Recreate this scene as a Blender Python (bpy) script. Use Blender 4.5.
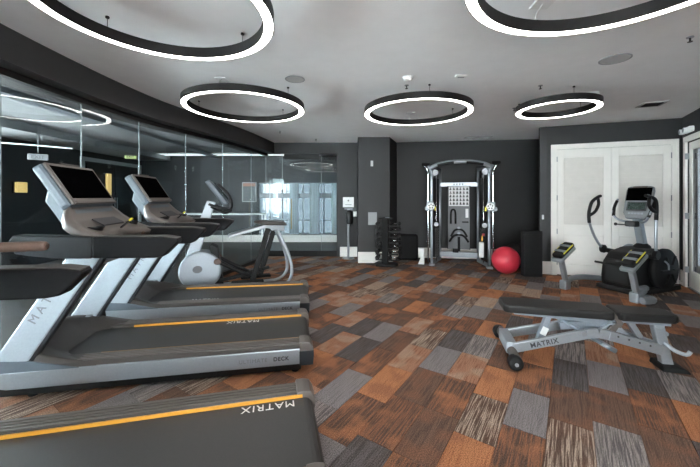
import bpy, bmesh, math, random
from mathutils import Vector, Matrix
for o in list(bpy.data.objects): bpy.data.objects.remove(o, do_unlink=True)
SC = bpy.context.scene
COL = SC.collection
R = math.radians
H = 2.9                      # ceiling height
HC = 1.517                   # camera height

# ------------------------------------------------------------------ camera
cd = bpy.data.cameras.new('camera')
cam = bpy.data.objects.new('camera', cd); COL.objects.link(cam)
cam.location = (0, 0, HC); cam.rotation_euler = (R(90), 0, 0)
cd.sensor_width = 36; cd.lens = 325/700*36; cd.shift_y = -36.5/700
cd.clip_start = .05; cd.clip_end = 200
SC.camera = cam
# ------------------------------------------------------------------ sky and daylight
wd = bpy.data.worlds.new('sky'); SC.world = wd; wd.use_nodes = True
bg = wd.node_tree.nodes['Background']
bg.inputs[0].default_value = (.97, .975, .98, 1); bg.inputs[1].default_value = 38.0
def portal(name, loc, rot, sx, sy):
    l = bpy.data.lights.new(name, 'AREA'); l.shape = 'RECTANGLE'; l.size = sx; l.size_y = sy
    l.cycles.is_portal = True
    o = bpy.data.objects.new(name, l); COL.objects.link(o); o.location = loc; o.rotation_euler = rot
    return o
RING_E = 20.0
# ------------------------------------------------------------------ exposure
vs = SC.view_settings
vs.view_transform = 'Standard'; vs.look = 'None'; vs.gamma = 1; vs.use_curve_mapping = False
vs.exposure = 0.0

# ------------------------------------------------------------------ materials
def mat(name, col, rough=.5, metal=0, var=.08, scale=40, bump=0, coat=0, spec=.5, emit=None, es=0, stretch=None):
    m = bpy.data.materials.new(name); m.use_nodes = True
    nt = m.node_tree; b = nt.nodes['Principled BSDF']
    tc = nt.nodes.new('ShaderNodeTexCoord'); no = nt.nodes.new('ShaderNodeTexNoise')
    no.inputs['Scale'].default_value = scale; no.inputs['Detail'].default_value = 4
    if stretch:
        mp = nt.nodes.new('ShaderNodeMapping'); mp.inputs['Scale'].default_value = stretch
        nt.links.new(tc.outputs['Object'], mp.inputs['Vector']); nt.links.new(mp.outputs[0], no.inputs['Vector'])
    else: nt.links.new(tc.outputs['Object'], no.inputs['Vector'])
    cr = nt.nodes.new('ShaderNodeValToRGB')
    cr.color_ramp.elements[0].position = .3; cr.color_ramp.elements[1].position = .7
    cr.color_ramp.elements[0].color = tuple(max(0, c*(1-var)) for c in col)+(1,)
    cr.color_ramp.elements[1].color = tuple(min(1, c*(1+var)) for c in col)+(1,)
    nt.links.new(no.outputs['Fac'], cr.inputs[0]); nt.links.new(cr.outputs[0], b.inputs['Base Color'])
    b.inputs['Roughness'].default_value = rough; b.inputs['Metallic'].default_value = metal
    b.inputs['Specular IOR Level'].default_value = spec; b.inputs['Coat Weight'].default_value = coat
    if bump:
        bp = nt.nodes.new('ShaderNodeBump'); bp.inputs['Strength'].default_value = bump; bp.inputs['Distance'].default_value = .004
        nt.links.new(no.outputs['Fac'], bp.inputs['Height']); nt.links.new(bp.outputs[0], b.inputs['Normal'])
    if emit:
        b.inputs['Emission Color'].default_value = emit+(1,); b.inputs['Emission Strength'].default_value = es
    return m
def glass_mat(name, tint=(.90, .95, .96), refl=.045):
    m = bpy.data.materials.new(name); m.use_nodes = True; nt = m.node_tree; nt.nodes.clear()
    out = nt.nodes.new('ShaderNodeOutputMaterial'); mix = nt.nodes.new('ShaderNodeMixShader')
    tr = nt.nodes.new('ShaderNodeBsdfTransparent'); tr.inputs[0].default_value = tint+(1,)
    gl = nt.nodes.new('ShaderNodeBsdfGlossy'); gl.inputs['Roughness'].default_value = 0.0
    lw = nt.nodes.new('ShaderNodeLayerWeight'); pw = nt.nodes.new('ShaderNodeMath'); pw.operation = 'POWER'; pw.inputs[1].default_value = 5
    ma = nt.nodes.new('ShaderNodeMath'); ma.operation = 'MULTIPLY_ADD'; ma.inputs[1].default_value = 1-refl; ma.inputs[2].default_value = refl
    nt.links.new(lw.outputs['Facing'], pw.inputs[0]); nt.links.new(pw.outputs[0], ma.inputs[0])
    nt.links.new(ma.outputs[0], mix.inputs[0]); nt.links.new(tr.outputs[0], mix.inputs[1]); nt.links.new(gl.outputs[0], mix.inputs[2])
    nt.links.new(mix.outputs[0], out.inputs[0]); return m
M = {}
M['ceil'] = mat('ceiling_paint', (.86, .86, .86), .9, var=.02, scale=6)
M['wall'] = mat('charcoal_paint', (.023, .023, .0237), .6, var=.05, scale=5)
M['soffit'] = mat('soffit_paint', (.040, .038, .038), .55, var=.05, scale=5)
M['black'] = mat('black_plastic', (.008, .008, .0085), .5, var=.15, spec=.25)
M['blackm'] = mat('black_metal', (.012, .011, .011), .45, var=.1, spec=.3)
M['rubber'] = mat('black_rubber', (.011, .011, .0115), .62, var=.2, scale=120, bump=.1, spec=.2)
M['white'] = mat('white_paint', (.76, .725, .685), .45, var=.02, scale=8)
M['whitep'] = mat('white_plastic', (.78, .78, .77), .4, var=.03)
M['shade'] = mat('cream_slat', (.64, .60, .56), .5, var=.03, scale=8)
M['silver'] = mat('silver_paint', (.31, .335, .36), .34, .55, var=.04, scale=60)
M['silverd'] = mat('grey_paint', (.27, .28, .30), .38, .45, var=.06, scale=60)
M['silverl'] = mat('pale_silver', (.33, .365, .40), .36, .35, var=.04, scale=60)
M['chrome'] = mat('chrome', (.75, .75, .76), .15, 1, var=.03)
M['bluegrey'] = mat('blue_grey_plastic', (.085, .105, .125), .42, .1, var=.05)
M['taupe'] = mat('taupe_plastic', (.052, .045, .041), .42, var=.06, scale=200)
M['taupel'] = mat('light_taupe_plastic', (.098, .083, .075), .38, var=.05, scale=200)
M['armrest'] = mat('armrest_black', (.0085, .0085, .0095), .6, var=.12, spec=.12)
M['armside'] = mat('armrest_slate', (.022, .024, .027), .5, var=.06, spec=.15)
M['grip'] = mat('brown_grip', (.10, .062, .046), .5, var=.1, scale=150)
M['belt'] = mat('running_belt', (.031, .0295, .0285), .5, var=.18, scale=300, bump=.08)
M['orange'] = mat('orange_stripe', (.55, .25, .025), .45, var=.05)
M['yellow'] = mat('yellow_plastic', (.80, .72, .06), .45, var=.05)
M['screen'] = mat('screen_glass', (.0012, .0012, .0014), .5, var=.1, spec=.0)
M['lcd'] = mat('green_lcd', (.03, .045, .04), .2, var=.8, scale=60)
M['ink'] = mat('dark_print', (.035, .035, .04), .5, var=.05)
M['inkw'] = mat('white_print', (.72, .72, .72), .5, var=.05)
M['inkg'] = mat('grey_print', (.17, .175, .185), .5, var=.05)
M['vinyl'] = mat('black_vinyl', (.012, .0115, .0115), .45, var=.15, scale=250, bump=.12, spec=.3)
M['red'] = mat('red_ball_rubber', (.52, .028, .05), .38, var=.05, scale=15)
M['benchblue'] = mat('bench_grey', (.24, .27, .31), .4, .4, var=.05)
M['light'] = mat('ring_diffuser', (.9, .9, .9), .5, emit=(1.0, .955, .90), es=RING_E)
M['glass'] = glass_mat('partition_glass')
M['wglass'] = glass_mat('window_glass', (.93, .96, .97))
M['tglass'] = glass_mat('dimming_glass', (.115, .13, .14))  # deep tint stands in for dimmer daylight behind the panes
M['hglass'] = glass_mat('grey_glass', (.60, .64, .66))
M['seam'] = mat('glass_edge', (.22, .25, .26), .4, .0)
M['panelw'] = mat('grille_white', (.5, .5, .5), .6, var=.03)
M['grey'] = mat('grey_plate', (.30, .31, .32), .5, var=.03)
M['board'] = mat('grey_board', (.16, .165, .175), .5, var=.05)
M['dumb'] = mat('dumbbell_rubber', (.010, .010, .011), .5, var=.2, spec=.25)
M['foam'] = mat('black_foam', (.009, .009, .0095), .7, var=.2, spec=.2)
M['sign'] = mat('exit_sign_green', (.55, .62, .30), .5, emit=(.65, .8, .3), es=.6)
M['lamp'] = mat('lamp_shade_glow', (.5, .38, .16), .5, emit=(1, .66, .22), es=.7)
M['cove'] = mat('light_panel', (.9, .9, .9), .5, emit=(.95, 1, 1), es=1.3)
M['lobbywall'] = mat('lobby_dark_paint', (.013, .015, .018), .5, var=.06, scale=4)
M['lobbyceil'] = mat('lobby_ceiling_dimmed', (.29, .305, .315), .85, var=.02, scale=5)  # darker copy of the ceiling paint, greyed in place of dimmer light
M['frame'] = mat('grey_frame', (.20, .22, .24), .4, .2, var=.04)
M['dframe'] = mat('pale_door_frame', (.42, .45, .47), .5, var=.04)
M['curtain'] = mat('pale_curtain', (.55, .63, .68), .8, var=.25, scale=9, stretch=(3, 3, .02))
M['pink'] = mat('pink_header', (.45, .22, .17), .5)
M['poster'] = mat('poster_board', (.13, .145, .155), .5, var=.2, scale=30)

# carpet: streaks run along the planks
PD = Vector((.5606, .828, 0)); TD = Vector((.828, -.5606, 0))
def carpet(name, c1, c2, c3, k=.5, fine=1.0):
    m = bpy.data.materials.new(name); m.use_nodes = True; nt = m.node_tree; b = nt.nodes['Principled BSDF']
    ge = nt.nodes.new('ShaderNodeNewGeometry'); oi = nt.nodes.new('ShaderNodeObjectInfo')
    mp = nt.nodes.new('ShaderNodeMapping'); mp.vector_type = 'TEXTURE'
    mp.inputs['Rotation'].default_value = (0, 0, math.atan2(PD.y, PD.x))
    nt.links.new(ge.outputs['Position'], mp.inputs['Vector'])
    sc = nt.nodes.new('ShaderNodeVectorMath'); sc.operation = 'MULTIPLY'; sc.inputs[1].default_value = (4.5, 120, 1)
    nt.links.new(mp.outputs[0], sc.inputs[0])
    of = nt.nodes.new('ShaderNodeMath'); of.operation = 'MULTIPLY'; of.inputs[1].default_value = 37
    nt.links.new(oi.outputs['Random'], of.inputs[0])
    ad = nt.nodes.new('ShaderNodeVectorMath'); ad.operation = 'ADD'
    nt.links.new(sc.outputs[0], ad.inputs[0]); nt.links.new(of.outputs[0], ad.inputs[1])
    n1 = nt.nodes.new('ShaderNodeTexNoise'); n1.inputs['Scale'].default_value = 1; n1.inputs['Detail'].default_value = 3.5
    nt.links.new(ad.outputs[0], n1.inputs['Vector'])
    n2 = nt.nodes.new('ShaderNodeTexNoise'); n2.inputs['Scale'].default_value = 170; n2.inputs['Detail'].default_value = 3
    nt.links.new(ge.outputs['Position'], n2.inputs['Vector'])
    n3 = nt.nodes.new('ShaderNodeTexNoise'); n3.inputs['Scale'].default_value = 4.5; n3.inputs['Detail'].default_value = 1
    nt.links.new(ge.outputs['Position'], n3.inputs['Vector'])
    cr = nt.nodes.new('ShaderNodeValToRGB'); e = cr.color_ramp.elements
    e[0].position = k-.07; e[0].color = c2+(1,); e[1].position = k+.07; e[1].color = c1+(1,)
    nt.links.new(n1.outputs['Fac'], cr.inputs[0])
    mx = nt.nodes.new('ShaderNodeMix'); mx.data_type = 'RGBA'; mx.blend_type = 'MIX'
    c2r = nt.nodes.new('ShaderNodeValToRGB'); c2r.color_ramp.elements[0].position = .48; c2r.color_ramp.elements[1].position = .62
    c2r.color_ramp.elements[0].color = (0, 0, 0, 1); c2r.color_ramp.elements[1].color = (.55*fine, .55*fine, .55*fine, 1)
    nt.links.new(n3.outputs['Fac'], c2r.inputs[0]); nt.links.new(c2r.outputs[0], mx.inputs['Factor'])
    nt.links.new(cr.outputs[0], mx.inputs['A']); mx.inputs['B'].default_value = c3+(1,)
    mu = nt.nodes.new('ShaderNodeMix'); mu.data_type = 'RGBA'; mu.blend_type = 'MULTIPLY'; mu.inputs['Factor'].default_value = 1
    c3r = nt.nodes.new('ShaderNodeValToRGB'); c3r.color_ramp.elements[0].position = .35; c3r.color_ramp.elements[1].position = .65
    c3r.color_ramp.elements[0].color = (.38, .38, .38, 1); c3r.color_ramp.elements[1].color = (1.5, 1.5, 1.5, 1)
    nt.links.new(n2.outputs['Fac'], c3r.inputs[0])
    nt.links.new(mx.outputs['Result'], mu.inputs['A']); nt.links.new(c3r.outputs[0], mu.inputs['B'])
    nt.links.new(mu.outputs['Result'], b.inputs['Base Color'])
    b.inputs['Roughness'].default_value = .95; b.inputs['Specular IOR Level'].default_value = .1
    bp = nt.nodes.new('ShaderNodeBump'); bp.inputs['Strength'].default_value = .5; bp.inputs['Distance'].default_value = .004
    nt.links.new(n2.outputs['Fac'], bp.inputs['Height']); nt.links.new(bp.outputs[0], b.inputs['Normal'])
    return m
OR = (0.378, 0.161, 0.078); RU = (0.208, 0.095, 0.057); DB = (0.091, 0.057, 0.044); TA = (0.365, 0.271, 0.208); GY = (0.208, 0.186, 0.186); CH = (0.111, 0.098, 0.097)
CM = [carpet('carpet_orange', OR, (0.29, 0.116, 0.058), RU, .42), carpet('carpet_rust', RU, DB, OR, .5),
      carpet('carpet_brown', (0.145, 0.086, 0.063), DB, RU, .48), carpet('carpet_tan', TA, (0.277, 0.195, 0.149), (0.328, 0.189, 0.12), .45, .6),
      carpet('carpet_grey', GY, (0.158, 0.139, 0.141), GY, .45, .3), carpet('carpet_charcoal', CH, (0.069, 0.059, 0.057), DB, .5, .4),
      carpet('carpet_streak', (0.391, 0.302, 0.239), DB, RU, .53, .3), carpet('carpet_copper', (0.315, 0.161, 0.101), RU, TA, .45),
      carpet('carpet_greystreak', (0.277, 0.239, 0.227), CH, GY, .5, .3)]
CW = [16, 20, 18, 5, 11, 9, 7, 12, 6]

# ------------------------------------------------------------------ mesh helpers
class MB:
    def __init__(s): s.v = []; s.f = []; s.m = []; s.smooth = []
    def add(s, vs_, fs, mi=0, sm=False):
        n = len(s.v); s.v += [tuple(v) for v in vs_]
        for f in fs: s.f.append(tuple(i+n for i in f)); s.m.append(mi); s.smooth.append(sm)
        return s
    def box(s, c, d, rot=None, mi=0, b=0):
        """box centred c, size d, optional 3x3 rotation, optional bevel b"""
        hx, hy, hz = d[0]/2, d[1]/2, d[2]/2
        if b <= 0:
            vs_ = [Vector((x, y, z)) for x in (-hx, hx) for y in (-hy, hy) for z in (-hz, hz)]
            fs = [(0, 1, 3, 2), (4, 6, 7, 5), (0, 4, 5, 1), (2, 3, 7, 6), (0, 2, 6, 4), (1, 5, 7, 3)]
        else:
            bm = bmesh.new(); bmesh.ops.create_cube(bm, size=1)
            for v in bm.verts: v.co = Vector((v.co.x*d[0], v.co.y*d[1], v.co.z*d[2]))
            bmesh.ops.bevel(bm, geom=list(bm.edges), offset=min(b, .49*min(d)), segments=2, affect='EDGES', profile=.5)
            bm.verts.index_update()
            vs_ = [v.co.copy() for v in bm.verts]; fs = [tuple(v.index for v in f.verts) for f in bm.faces]; bm.free()
        if rot: vs_ = [rot @ v for v in vs_]
        c = Vector(c)
        return s.add([v+c for v in vs_], fs, mi)
    def bar(s, a, b, w, h, up=(0, 0, 1), bev=0, mi=0):
        """rectangular bar from a to b, width w across, height h along up"""
        a, b = Vector(a), Vector(b); x = (b-a); L = x.length; x.normalize()
        y = Vector(up).cross(x)
        if y.length < 1e-4: y = Vector((0, 1, 0)).cross(x)
        y.normalize(); z = x.cross(y)
        return s.box((a+b)/2, (L, w, h), Matrix((x, y, z)).transposed(), mi, bev)
    def prism(s, pts, ax, lo, hi, mi=0, bev=0):
        """polygon pts extruded along ax ('x','y','z') from lo to hi"""
        def put(p, t): return {'y': (p[0], t, p[1]), 'x': (t, p[0], p[1]), 'z': (p[0], p[1], t)}[ax]
        bm = bmesh.new()
        v0 = [bm.verts.new(put(p, lo)) for p in pts]; f = bm.faces.new(v0)
        r = bmesh.ops.extrude_face_region(bm, geom=[f])
        d = Vector(put((0, 0), hi-lo))
        bmesh.ops.translate(bm, vec=d, verts=[g for g in r['geom'] if isinstance(g, bmesh.types.BMVert)])
        bmesh.ops.recalc_face_normals(bm, faces=bm.faces)
        if bev: bmesh.ops.bevel(bm, geom=list(bm.edges), offset=bev, segments=2, affect='EDGES', profile=.5, clamp_overlap=True)
        bm.verts.index_update()
        s.add([v.co.copy() for v in bm.verts], [tuple(v.index for v in f.verts) for f in bm.faces], mi); bm.free(); return s
    def tube(s, path, r, n=10, mi=0, smooth_path=0, caps=True):
        P = [Vector(p) for p in path]
        rr = r if isinstance(r, (list, tuple)) else [r]*len(P)
        if smooth_path:
            Q = []; q = []
            for i in range(len(P)-1):
                p0 = P[max(i-1, 0)]; p1 = P[i]; p2 = P[i+1]; p3 = P[min(i+2, len(P)-1)]
                for k in range(smooth_path):
                    t = k/smooth_path
                    Q.append(.5*((2*p1)+(p2-p0)*t+(2*p0-5*p1+4*p2-p3)*t*t+(3*p1-p0-3*p2+p3)*t**3)); q.append(rr[i]*(1-t)+rr[i+1]*t)
            Q.append(P[-1]); q.append(rr[-1]); P, rr = Q, q
        vs_ = []; N = None
        for i, p in enumerate(P):
            t = (P[min(i+1, len(P)-1)]-P[max(i-1, 0)]).normalized()
            if N is None:
                N = t.orthogonal().normalized()
            N = (N - t*N.dot(t)).normalized(); B = t.cross(N)
            vs_ += [p+(N*math.cos(2*math.pi*k/n)+B*math.sin(2*math.pi*k/n))*rr[i] for k in range(n)]
        fs = [(i*n+k, i*n+(k+1) % n, (i+1)*n+(k+1) % n, (i+1)*n+k) for i in range(len(P)-1) for k in range(n)]
        s.add(vs_, fs, mi, True)
        if caps:
            s.add(vs_[:n], [tuple(reversed(range(n)))], mi); s.add(vs_[-n:], [tuple(range(n))], mi)
        return s
    def lathe(s, prof, c=(0, 0, 0), axis='z', n=32, mi=0, sm=True, close=False):
        """prof: (radius, height) pairs"""
        vs_ = []
        for r_, h in prof:
            for k in range(n):
                a = 2*math.pi*k/n; p = (r_*math.cos(a), r_*math.sin(a), h)
                if axis == 'x': p = (p[2], p[0], p[1])
                if axis == 'y': p = (p[1], p[2], p[0])
                vs_.append(Vector(p)+Vector(c))
        m = len(prof); rng = range(m if close else m-1)
        fs = [(i*n+k, i*n+(k+1) % n, ((i+1) % m)*n+(k+1) % n, ((i+1) % m)*n+k) for i in rng for k in range(n)]
        return s.add(vs_, fs, mi, sm)
    def disc(s, c, r, h, axis='z', n=24, mi=0, b=.0):
        b = b or min(r, h)*.15
        return s.lathe([(1e-4, -h/2), (r-b, -h/2), (r, -h/2+b), (r, h/2-b), (r-b, h/2), (1e-4, h/2)], c, axis, n, mi, False)
    def grid(s, fn, nu, nv, mi=0, sm=True):
        vs_ = [Vector(fn(i/(nu-1), j/(nv-1))) for i in range(nu) for j in range(nv)]
        return s.add(vs_, [(i*nv+j, (i+1)*nv+j, (i+1)*nv+j+1, i*nv+j+1) for i in range(nu-1) for j in range(nv-1)], mi, sm)
    def mesh(s, name):
        me = bpy.data.meshes.new(name); me.from_pydata(s.v, [], s.f); me.update()
        for p, mi, sm in zip(me.polygons, s.m, s.smooth): p.material_index = mi; p.use_smooth = sm
        bm = bmesh.new(); bm.from_mesh(me); bmesh.ops.remove_doubles(bm, verts=bm.verts, dist=1e-5)
        bmesh.ops.recalc_face_normals(bm, faces=bm.faces); bm.to_mesh(me); bm.free(); return me
    def build(s, name, m, parent=None, label=None):
        o = bpy.data.objects.new(name, s.mesh(name)); COL.objects.link(o)
        for x in (m if isinstance(m, (list, tuple)) else [m]): o.data.materials.append(M[x] if isinstance(x, str) else x)
        if parent: o.parent = parent
        if label: o['label'] = label
        return o
def tag(o, label, cat, group=None, kind=None):
    if label: o['label'] = label
    if cat: o['category'] = cat
    if group: o['group'] = group
    if kind: o['kind'] = kind
    return o
def thing(name, label, cat, loc=(0, 0, 0), rz=0, group=None):
    o = bpy.data.objects.new(name, None); COL.objects.link(o); o.location = loc; o.rotation_euler = (0, 0, rz)
    o.empty_display_size = .1
    return tag(o, label, cat, group)
def struct(o, label=None, cat=None):
    o['kind'] = 'structure'
    return tag(o, label, cat)
def sempty(name, label, cat, loc=(0, 0, 0), rz=0): return struct(thing(name, label, cat, loc, rz))
def copy_tree(o, parent=None):
    c = o.copy(); COL.objects.link(c); c.parent = parent
    for ch in list(o.children): copy_tree(ch, c)
    return c
def text(name, s, size, m, parent, origin, xdir, ydir, bold=0, label=None, depth=.0012, space=1.12):
    cu = bpy.data.curves.new(name, 'FONT'); cu.body = s; cu.size = size; cu.extrude = depth; cu.offset = bold; cu.space_character = space
    t = bpy.data.objects.new(name, cu); COL.objects.link(t)
    bpy.context.view_layer.update()
    me = bpy.data.meshes.new_from_object(t.evaluated_get(bpy.context.evaluated_depsgraph_get()))
    bpy.data.objects.remove(t, do_unlink=True)
    x = Vector(xdir).normalized(); y = Vector(ydir); y = (y-x*y.dot(x)).normalized(); z = x.cross(y)
    Mx = Matrix((x, y, z)).transposed().to_4x4(); Mx.translation = Vector(origin)
    me.transform(Mx); me.materials.clear(); me.materials.append(M[m])
    o = bpy.data.objects.new(name, me); COL.objects.link(o); o.parent = parent
    if label: o['label'] = label
    return o
def inpoly(x, y, P):
    c = False
    for i in range(len(P)):
        (x1, y1), (x2, y2) = P[i], P[i-1]
        if (y1 > y) != (y2 > y) and x < (x2-x1)*(y-y1)/(y2-y1)+x1: c = not c
    return c

# ================================================================== STRUCTURE
S0 = [(-2.47, -1.9), (-2.49, -1.4), (-2.51, -.8), (-2.57, 0), (-2.66, 1), (-2.75, 2), (-2.78, 2.56), (-2.80, 3.03), (-2.80, 3.64), (-2.775, 4.09), (-2.72, 4.61), (-2.62, 5.05), (-2.43, 5.69), (-2.27, 6.24), (-2.09, 7.1), (-1.93, 8.28)]
def cr2(P, k):
    Q = []
    for i in range(len(P)-1):
        p0, p1, p2, p3 = [Vector(P[max(0, min(len(P)-1, i+j))]) for j in (-1, 0, 1, 2)]
        for q in range(k):
            t = q/k; Q.append(.5*((2*p1)+(p2-p0)*t+(2*p0-5*p1+4*p2-p3)*t*t+(3*p1-p0-3*p2+p3)*t**3))
    Q.append(Vector(P[-1])); return Q
SOF = cr2(S0, 4)
def offs(P, d):
    Q = []
    for i, p in enumerate(P):
        t = (P[min(i+1, len(P)-1)]-P[max(i-1, 0)]).normalized(); Q.append(p+Vector((-t.y, t.x))*d)
    return Q
def ribbon(A, B, z0, z1, name, m):
    """solid curved band between plan polylines A and B, from z0 to z1"""
    mb = MB(); n = len(A); v = []
    for a, b in zip(A, B): v += [(a.x, a.y, z0), (a.x, a.y, z1), (b.x, b.y, z1), (b.x, b.y, z0)]
    f = [(i*4+k, i*4+(k+1) % 4, i*4+4+(k+1) % 4, i*4+4+k) for i in range(n-1) for k in range(4)]
    f += [(0, 1, 2, 3), ((n-1)*4+3, (n-1)*4+2, (n-1)*4+1, (n-1)*4)]
    mb.add(v, f, 0, False); return mb.build(name, m)
CORN = (5.8, 5.68); DW0 = (3.77, 6.45)
RW1 = (3.45, 1.66); BACK = -1.9
GYM = [(p.x-.2, p.y) for p in SOF]+[(.85, 8.28), (1.19, 8.23), (4.54, 7.76), DW0, CORN, RW1, (RW1[0], BACK)]

# floor slab and carpet planks
fl = MB().box((-.8, 3.2, -.065), (17, 16.2, .11)).build('floor', CM[2]); struct(fl, 'carpeted floor laid with orange, rust, brown and grey planks', 'floor')
rnd = random.Random(11)
TW, TL = .25, .5
tiles = []
for i in range(-34, 40):
    off = rnd.choice((0, .25, .125, .375))
    for j in range(-24, 32):
        c = TD*(i*TW)+PD*(j*TL+off)
        if not inpoly(c.x, c.y, GYM): continue
        vis = 0
        if c.y > .9:
            px = 350+325*c.x/c.y; py = 197+325*HC/c.y
            if -30 < px < 730 and py < 500: vis = 1/c.y**3
        tiles.append((vis, i, j, c))
tiles.sort(key=lambda t: -t[0])
tm = MB().box((0, 0, -.004), (TL-.004, TW-.004, .008)).mesh('carpet_plank')
tm.materials.append(CM[0])
seen = {}
def pick(i, j):
    for _ in range(6):
        k = rnd.choices(range(9), CW)[0]
        if seen.get((i-1, j)) != k and seen.get((i, j-1)) != k and seen.get((i, j+1)) != k and seen.get((i+1, j)) != k: break
    seen[(i, j)] = k; return k
ROTT = math.atan2(PD.y, PD.x)
rest = MB()
for n, (vis, i, j, c) in enumerate(tiles):
    k = pick(i, j)
    if n < 300:
        o = bpy.data.objects.new('carpet_plank', tm); COL.objects.link(o); o.parent = fl
        o.location = c; o.rotation_euler = (0, 0, ROTT)
        o.material_slots[0].link = 'OBJECT'; o.material_slots[0].material = CM[k]
    else:
        rest.box(c+Vector((0, 0, -.004)), (TL-.004, TW-.004, .008), Matrix.Rotation(ROTT, 3, 'Z'), k)
ro = rest.build('carpet_planks', CM, fl); ro['kind'] = 'stuff'

struct(MB().box((-.8, 3.2, H+.05), (17, 16.2, .1)).build('ceiling', 'ceil'), 'pale grey painted ceiling', 'ceiling')

def wall(name, a, b, z0, z1, th=.12, m='wall', side=1, label=None, cat='wall', holes=()):
    """wall whose room face runs a->b; thickness goes to the left of a->b when side=1. holes: (s0,s1,z0,z1)"""
    a, b = Vector(a), Vector(b); d = (b-a); L = d.length; d.normalize(); n = Vector((-d.y, d.x))*side
    mb = MB()
    def seg(s0, s1, q0, q1):
        if s1-s0 < 1e-4 or q1-q0 < 1e-4: return
        c = a+d*((s0+s1)/2)+n*(th/2)
        mb.box((c.x, c.y, (q0+q1)/2), (s1-s0, th, q1-q0), Matrix.Rotation(math.atan2(d.y, d.x), 3, 'Z'))
    cur = 0
    for (s0, s1, h0, h1) in sorted(holes):
        seg(cur, s0, z0, z1); seg(s0, s1, z0, h0); seg(s0, s1, h1, z1); cur = s1
    seg(cur, L, z0, z1)
    return struct(mb.build(name, m), label, cat)
def along(a, b):
    a, b = Vector(a), Vector(b); d = (b-a).normalized(); n = Vector((-d.y, d.x))
    def f(s, out=0, z=0): p = a+d*s-n*out; return Vector((p.x, p.y, z))
    return f, math.atan2(d.y, d.x)

# back wall (glass door bay at its left end), pillar, stepped wall, door wall, window wall
GD0, GD1 = -2.13, -.335                       # glass door bay on the back wall
wall('wall_back_left', (GD1, 8.28), (1.25, 8.28), 0, H, label='charcoal back wall beside the glass door bay')
wall('wall_back_header', (-2.13, 8.28), (GD1, 8.28), 2.62, H, label='charcoal header above the glass door bay')
pm = MB().prism([(.185, 7.50), (.915, 7.50), (1.19, 8.27), (.185, 8.27)], 'z', 0, H)
struct(pm.build('wall_pillar', 'wall'), 'charcoal pillar standing out from the back wall', 'pillar')
wall('wall_back', (1.19, 8.23), (4.60, 7.75), 0, H, label='charcoal back wall behind the cable machine')
wall('wall_return', (4.60, 7.82), DW0, 0, H, label='charcoal return wall beside the door wall')
wall('wall_doors', DW0, CORN, 0, H, label='charcoal wall around the white double doors')
RL = (Vector(RW1)-Vector(CORN)).length
wall('wall_right', CORN, RW1, 0, H, label='charcoal wall with a white glazed door', holes=((.26, 1.16, 0, 2.43),))
wall('wall_right_rear', RW1, (RW1[0], BACK), 0, H, label='charcoal side wall behind the viewpoint')
LX, LY = -7.0, 10.9
wall('wall_rear', (RW1[0], BACK), (LX-.1, BACK), 0, H, label='charcoal rear wall with wide windows added for daylight', holes=((2.3, 4.15, .10, 2.80), (7.2, 9.9, .3, 2.6)))
wall('wall_lobby_side', (LX, BACK), (LX, LY), 0, H, m='lobbywall', label='dark lobby wall beyond the glass partition', holes=((.4, 3.3, .25, 2.65), (3.5, 8.0, .25, 2.65)))
wall('wall_lobby_far', (LX-.1, LY), (1.0, LY), 0, H, m='lobbywall', label='dark far lobby wall with tall windows', holes=((4.05, 7.55, .26, 2.0),))
wall('wall_lobby_end', (.9, LY), (.9, 8.40), 0, H, m='lobbywall', label='dark lobby end wall')

# soffit, black track, glass partition
struct(ribbon(SOF, offs(SOF, .62), 2.62, H, 'trim_1', 'soffit'), 'dark curved soffit above the glass partition', 'soffit')
struct(ribbon(offs(SOF, .165), offs(SOF, .235), 2.56, 2.62, 'trim_2', 'blackm'), 'black head track of the curved glass partition', 'track')
struct(ribbon(offs(SOF, .16), offs(SOF, .24), 0, .07, 'trim_3', 'blackm'), 'black floor track of the curved glass partition', 'track')
GL = offs(cr2(S0, 12), .2)
def at_y(P, y):
    for a, b in zip(P, P[1:]):
        if a.y <= y <= b.y: t = (y-a.y)/(b.y-a.y); return a.lerp(b, t)
    return P[-1] if y > P[-1].y else P[0]
seams = [-1.85, -1.65, -.75, .15, 1.02, 1.9, 2.78, 3.63, 4.52, 5.395, 6.29, 7.39, 8.25]
gw = sempty('window_1', 'curved frameless glass partition between gym and dark lobby', 'glass wall')
for a, b in zip(seams, seams[1:]):
    p, q = at_y(GL, a), at_y(GL, b); d = (q-p).normalized()
    MB().bar((p.x+d.x*.004, p.y+d.y*.004, 1.315), (q.x-d.x*.004, q.y-d.y*.004, 1.315), .010, 2.49).build('glass_panel', 'glass', gw)
for a in seams[1:]:
    p = at_y(GL, a)
    MB().box((p.x, p.y, 1.315), (.009, .009, 2.49)).build('panel_joint', 'seam', gw)
# glass door bay on the back wall
gd = sempty('door_3', 'frameless glass door with black head rail and long brass pull', 'glass door')
MB().box((-1.93, 8.33, 1.34), (.385, .010, 2.52)).build('glass_panel', 'glass', gd)
MB().box((-1.235, 8.33, 1.31), (.985, .010, 2.38)).build('door_glass', 'glass', gd)
MB().box((-.535, 8.33, 1.34), (.395, .010, 2.52)).build('glass_panel', 'glass', gd)
MB().box((-1.235, 8.31, 2.545), (.90, .07, .13)).build('head_rail', 'black', gd)
MB().box((-1.235, 8.33, .07), (1.8, .05, .14)).build('bottom_rail', 'black', gd)
MB().tube([(-1.49, 8.26, .70), (-1.49, 8.26, 1.47)], .016).build('pull_handle', mat('brass', (.42, .33, .18), .3, .9), gd)
for x in (-1.735, -.735): MB().box((x, 8.33, 1.34), (.012, .012, 2.52)).build('panel_joint', 'seam', gd)

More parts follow.
